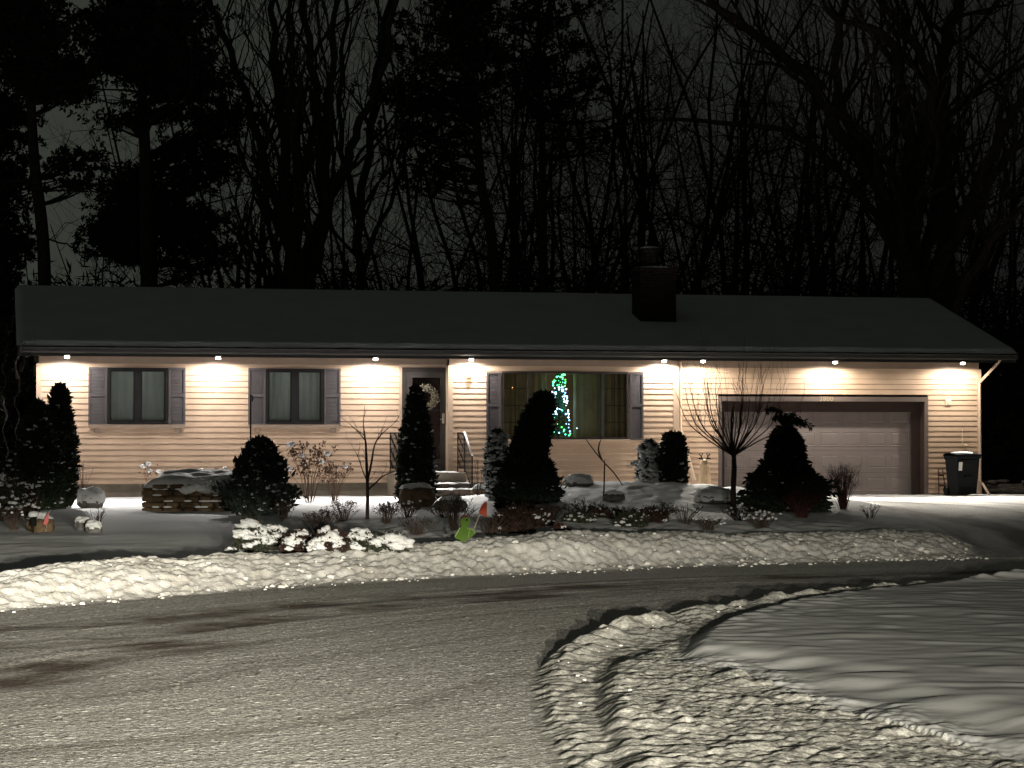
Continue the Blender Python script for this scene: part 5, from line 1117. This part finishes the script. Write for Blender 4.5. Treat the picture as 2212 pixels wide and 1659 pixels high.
def tufts(b, C, r, n=16, ln=None):
    "needle bunches: long thin triangles bristling from each centre"
    C = np.repeat(np.asarray(C), n, 0); m = len(C); D = R.standard_normal((m, 3)); D[:, 2] += .35; D /= np.linalg.norm(D, axis=1)[:, None]
    S = np.cross(D, R.standard_normal((m, 3))); S /= np.linalg.norm(S, axis=1)[:, None]; L_ = r*R.uniform(.7, 1.25, (m, 1)); wd = L_*.30
    V = np.stack([C-S*wd*.5, C+D*L_*.6+S*wd*.6, C+D*L_, C+D*L_*.6-S*wd*.6], 1).reshape(-1, 3); b.add(V, np.arange(4*m).reshape(-1, 4))
def pine(label, trunk, clumps, depth, base, r0=.3, dead=14, group=None):
    "clumps: (px, py, half width px, half height px, how many boughs)"
    org = at(base[0], base[1], depth); org[2] = .1; t = thing('pine_tree', label, 'tree', org, 0, group); b = MB(); nb = MB(); bo = MB()
    W_ = [at(x, y, depth)-org for x, y in trunk]; P_ = np.array(curve(W_, 6)); b.tube(P_, np.linspace(r0, r0*.35, len(P_)), 8, False); k = depth/F
    for (cx, cy, hw, hh, n) in clumps:
        for _ in range(n):
            a = R.uniform(0, 2*pi); q = R.random()**.5
            c = at(cx+hw*q*cos(a), cy+hh*q*sin(a), depth+R.uniform(-1, 1)*hw*k*.7)-org
            j = np.argmin(np.abs(P_[:, 2]-(c[2]-.5))); s = P_[j]; L_ = np.linalg.norm(c-s); m_ = (s+c)/2+np.array([0, 0, -.12*L_])
            bp = np.array([(1-u)**2*s+2*u*(1-u)*m_+u*u*c for u in np.linspace(0, 1, 6)]); bo.tube(bp, np.linspace(.055, .012, 6), 3, False)
            nt_ = 13; u = R.random(nt_)[:, None]*.25+.8; C = (1-u)**2*s+2*u*(1-u)*m_+u*u*c + R.normal(0, .30, (nt_, 3))*np.array([1.2, 1.2, .42]); tufts(nb, C, .17, 13)
    for _ in range(dead):
        j = R.integers(2, len(P_)-2); d = R.normal(0, 1, 3); d[2] = abs(d[2])*.25-.1; d /= np.linalg.norm(d); branches(bo, bo, P_[j], d, R.uniform(1.2, 2.6), .03, 2, .4, 0, .6, 3, 2)
    b.build('trunk', M['bark'], t); bo.build('boughs', M['bark'], t); nb.build('needles', M['needle'], t); return t
pine('bare-trunked pine at the far left with its crown above the frame', [(100, 1000), (95, 560), (75, 360), (66, 200), (62, 60), (60, -80)], [(60, 90, 95, 85, 60), (120, 165, 80, 35, 26), (25, 40, 90, 60, 30), (160, 195, 50, 22, 9), (170, 350, 55, 28, 7), (190, 395, 30, 12, 3)], 60, (100, 1000), .20, 18)
pine('massive dark pine at the left with a broad high crown', [(322, 1000), (318, 560), (312, 300), (305, 150), (300, -60)], [(330, 60, 125, 90, 95), (380, 150, 95, 50, 50), (260, 120, 55, 45, 20), (430, 190, 55, 25, 12), (250, 250, 40, 16, 6), (350, 235, 60, 22, 8)], 62, (322, 1000), .23, 16)
pine('dark bushy pine below the broad crowned one', [(330, 1000), (332, 620), (330, 400), (325, 330)], [(330, 480, 105, 90, 75), (420, 350, 85, 55, 34), (290, 390, 60, 40, 18), (480, 250, 60, 40, 18), (250, 520, 60, 50, 18), (430, 520, 75, 70, 30)], 66, (330, 1000), .16, 4)
pine('dense dark evergreen along the left edge', [(-20, 1000), (-20, 500), (-15, 200), (-10, 60)], [(0, 330, 52, 120, 46), (-10, 520, 62, 110, 50), (10, 620, 60, 60, 26), (20, 225, 30, 30, 6)], 61, (-20, 1000), .2, 6)
pine('leaning pine in the middle with tufted crown', [(1072, 1000), (1066, 560), (1040, 397), (1026, 238), (1007, 139), (990, 20), (985, -60)], [(950, 80, 125, 115, 34), (905, 170, 95, 85, 20), (1040, 60, 60, 65, 12), (1060, 150, 70, 60, 12), (1000, 250, 80, 40, 12), (920, 300, 100, 45, 14), (950, 400, 90, 60, 10)], 65, (1072, 1000), .17, 16)
pine('pine with loose tufts right of the middle', [(1180, 1000), (1175, 600), (1170, 300), (1165, 100), (1160, -60)], [(1150, 30, 70, 60, 14), (1130, 110, 55, 55, 8), (1230, 90, 110, 130, 18), (1170, 200, 55, 50, 8), (1280, 220, 120, 110, 12)], 68, (1180, 1000), .15, 14)

# bare forest trees, four kinds copied across the wood
def forest_tree(H, stems, up, spread, sub=5, seed=0):
    b = MB(); tw = MB()
    t = thing('bare_tree', 'x', 'tree', (0, 0, 0))
    for s in range(stems):
        x, y = (R.normal(0, .3, 2) if stems > 1 else (0, 0)); d = np.array([R.normal(0, .10), R.normal(0, .1), 1.0]); d /= np.linalg.norm(d); P_ = [np.array([x, y, -.2])]
        for i in range(9): d = d+np.array([R.normal(0, .09), R.normal(0, .09), .06]); d /= np.linalg.norm(d); P_.append(P_[-1]+d*H/9)
        r = R.uniform(.09, .15); b.tube(P_, np.linspace(r, .025, 10), 6, False)
        for _ in range(13):
            f = R.uniform(.18, .98); i = int(f*9); i = min(i, 8); q = R.uniform(0, 6.28); dd = np.array([cos(q)*.8, sin(q)*.8, R.uniform(.1, .9)]); dd /= np.linalg.norm(dd)
            branches(b, tw, P_[i], dd, H*.20*(1.25-f)*R.uniform(.7, 1.2), max(.02, r*.5*(1-f)), sub-1, spread*1.4, up*.45, .74, 4, 2, .2)
    b.build('trunk', M['bark'], t); tw.build('twigs', M['bark'], t); return t
protos = [forest_tree(17, 1, .3, .4), forest_tree(19, 2, .35, .35), forest_tree(15, 3, .3, .38), forest_tree(18, 2, .25, .45)]
rowsF = [(900, 78, 0, 1.0), (1000, 84, 1, 1.0), (1110, 74, 2, 1.05), (1150, 88, 3, 1.05), (1215, 76, 1, .98), (1270, 90, 0, 1.1), (1320, 72, 3, 1.0), (1365, 85, 2, 1.1), (1425, 76, 1, 1.05), (1480, 92, 3, 1.1), (1530, 74, 0, .95), (1590, 84, 2, 1.1), (1650, 79, 1, 1.0), (1720, 90, 3, 1.1),
         (1785, 76, 2, 1.0), (1850, 86, 1, 1.1), (1925, 80, 0, 1.05), (2090, 90, 2, 1.1), (2150, 78, 3, 1.0), (2215, 86, 1, 1.1), (470, 88, 3, 1.05), (560, 80, 2, .9), (230, 92, 2, .7), (720, 92, 0, 1.1), (850, 90, 3, 1.0), (150, 86, 0, .55)]
ORD = 'first second third fourth fifth sixth seventh eighth ninth tenth eleventh twelfth thirteenth fourteenth fifteenth sixteenth seventeenth eighteenth nineteenth twentieth twenty-first twenty-second twenty-third twenty-fourth twenty-fifth twenty-sixth'.split()
for i, (px, dp, k_, sc) in enumerate(rowsF):
    o = protos[k_] if k_ not in globals().setdefault('_used', set()) else copy_tree(protos[k_]); _used.add(k_)
    p = at(px, 1000, dp); o.location = (p[0], p[1], .1); o.rotation_euler = (0, 0, R.uniform(0, 6.28)); o.scale = (sc*.95, sc*.95, sc)
    kind = ['single-trunk', 'two-stemmed', 'three-stemmed', 'crooked'][k_]
    spot = ('left pines' if px < 400 else 'many-stemmed tree' if px < 800 else 'front door' if px < 1000 else 'picture window' if px < 1230 else 'picture window' if px < 1370 else 'chimney' if px < 1470 else 'garage' if px < 1600 else 'garage door' if px < 1800 else 'garage' if px < 1960 else 'right house corner')
    tag(o, '%s leafless tree in the wood, behind the %s, %s counted from the left' % (kind, spot, ORD[sorted(r[0] for r in rowsF).index(px)]), 'tree', 'leafless trees in the wood behind the house')
ri = 0
for i in range(46):
    k_ = int(R.integers(0, 4)); o = copy_tree(protos[k_]); dp = R.uniform(88, 118); px = -60+i*51+R.uniform(-14, 14); p = at(px, 1000, dp); sc = R.uniform(1.0, 1.35)*(.7 if px < 420 else 1)
    if px < 420: sc *= .55
    o.location = (p[0], p[1], .1); o.rotation_euler = (0, 0, R.uniform(0, 6.28)); o.scale = (sc, sc, sc)
    tag(o, 'thin leafless tree deep in the dark wood, one of the far rows', 'tree', 'far rows of leafless trees deep in the wood')
# thicket: nobody could count its stems
def thicket():
    b = MB()
    for i in range(1300):
        x = R.uniform(-26, 26); y = R.uniform(68, 100); h = R.uniform(1.5, 6.5)*(1.0 if x > -6 else .85); d = R.normal(0, .16, 2); z0 = 0
        b.tube([(x, y, z0), (x+d[0]*h*.5, y, h*.5), (x+d[0]*h+R.normal(0, .2), y, h)], [.03, .02, .008], 3, False)
        for _ in range(4): f = R.uniform(.3, .95); q = R.uniform(-1, 1); b.tube([(x+d[0]*h*f, y, h*f), (x+d[0]*h*f+q*.5, y, h*f+.5), (x+d[0]*h*f+q*.8, y, h*f+1.1)], [.014, .010, .005], 3, False)
    n = 130000; x = R.uniform(-34, 34, n); y = R.uniform(66, 100, n); top = 6.2+1.7*pnoise(x*.22, y*.1, 70)+1.0*pnoise(x*.8, y*.3, 71)+.03*(y-70); z = top*R.random(n)**1.25
    upv = np.stack([R.normal(0, 1.2, n), R.normal(0, .3, n), R.normal(.5, .6, n)], 1)
    b.leaves(np.stack([x, y, z], 1), R.uniform(.25, .7, n), .13, upv)
    n = 30000; x = R.uniform(-34, 34, n); y = R.uniform(66, 100, n); z = (4.2+1.2*pnoise(x*.3, y*.1, 72))*R.random(n)
    b.leaves(np.stack([x, y, z], 1), R.uniform(.2, .4, n), .5)
    o = b.build('woodland_thicket', M['needle']); o['kind'] = 'stuff'; tag(o, 'dark thicket of brush and saplings filling the wood behind the house', 'thicket')
thicket()
def hedge(name, label, px, by, ty, wpx, depth, n=5000, m=None):
    p = at(px, by, depth); k = depth/F; t = thing(name, label, 'bush', (p[0], p[1], .1)); H = p[2]-.1+(by-ty)*k; W = wpx*k/2
    a = R.uniform(0, 2*pi, n); u = R.random(n)**.5; h = R.random(n)**.6; rr = np.sqrt(np.maximum(0, 1-h**2.2))*(1+.2*pnoise(a*2, h*5, int(px) % 50))
    MB().leaves(np.stack([W*rr*u*np.cos(a), W*.5*rr*u*np.sin(a), h*H], 1), R.uniform(.12, .25, n), .5).build('foliage', M['needle'], t); MB().tube([(0, 0, 0), (0, 0, H*.7)], .05, 5).build('trunk', M['bark'], t)
hedge('dark_bush', 'dark overgrown bush right of the bin, behind the house corner', 2170, 1050, 900, 130, 58)
hedge('dark_bush', 'big dark bush at the far right edge beyond the driveway', 2260, 1050, 760, 200, 62, 8000)
hedge('dark_bush', 'dark mass of brush left of the house end', 20, 1060, 700, 130, 52, 9000)
hedge('dark_bush', 'dark tall brush beyond the left edge of the photo', -90, 1080, 780, 150, 48, 8000)
skeleton_tree('slender_saplings', 'thin bare saplings in front of the dark left end of the house', [([(10, 1080), (12, 950), (6, 850), (14, 760)], .02, .008), ([(30, 1080), (38, 950), (36, 860), (50, 790)], .02, .008)], 46, sub=1, subL=.5, per=3, base=(20, 1080))
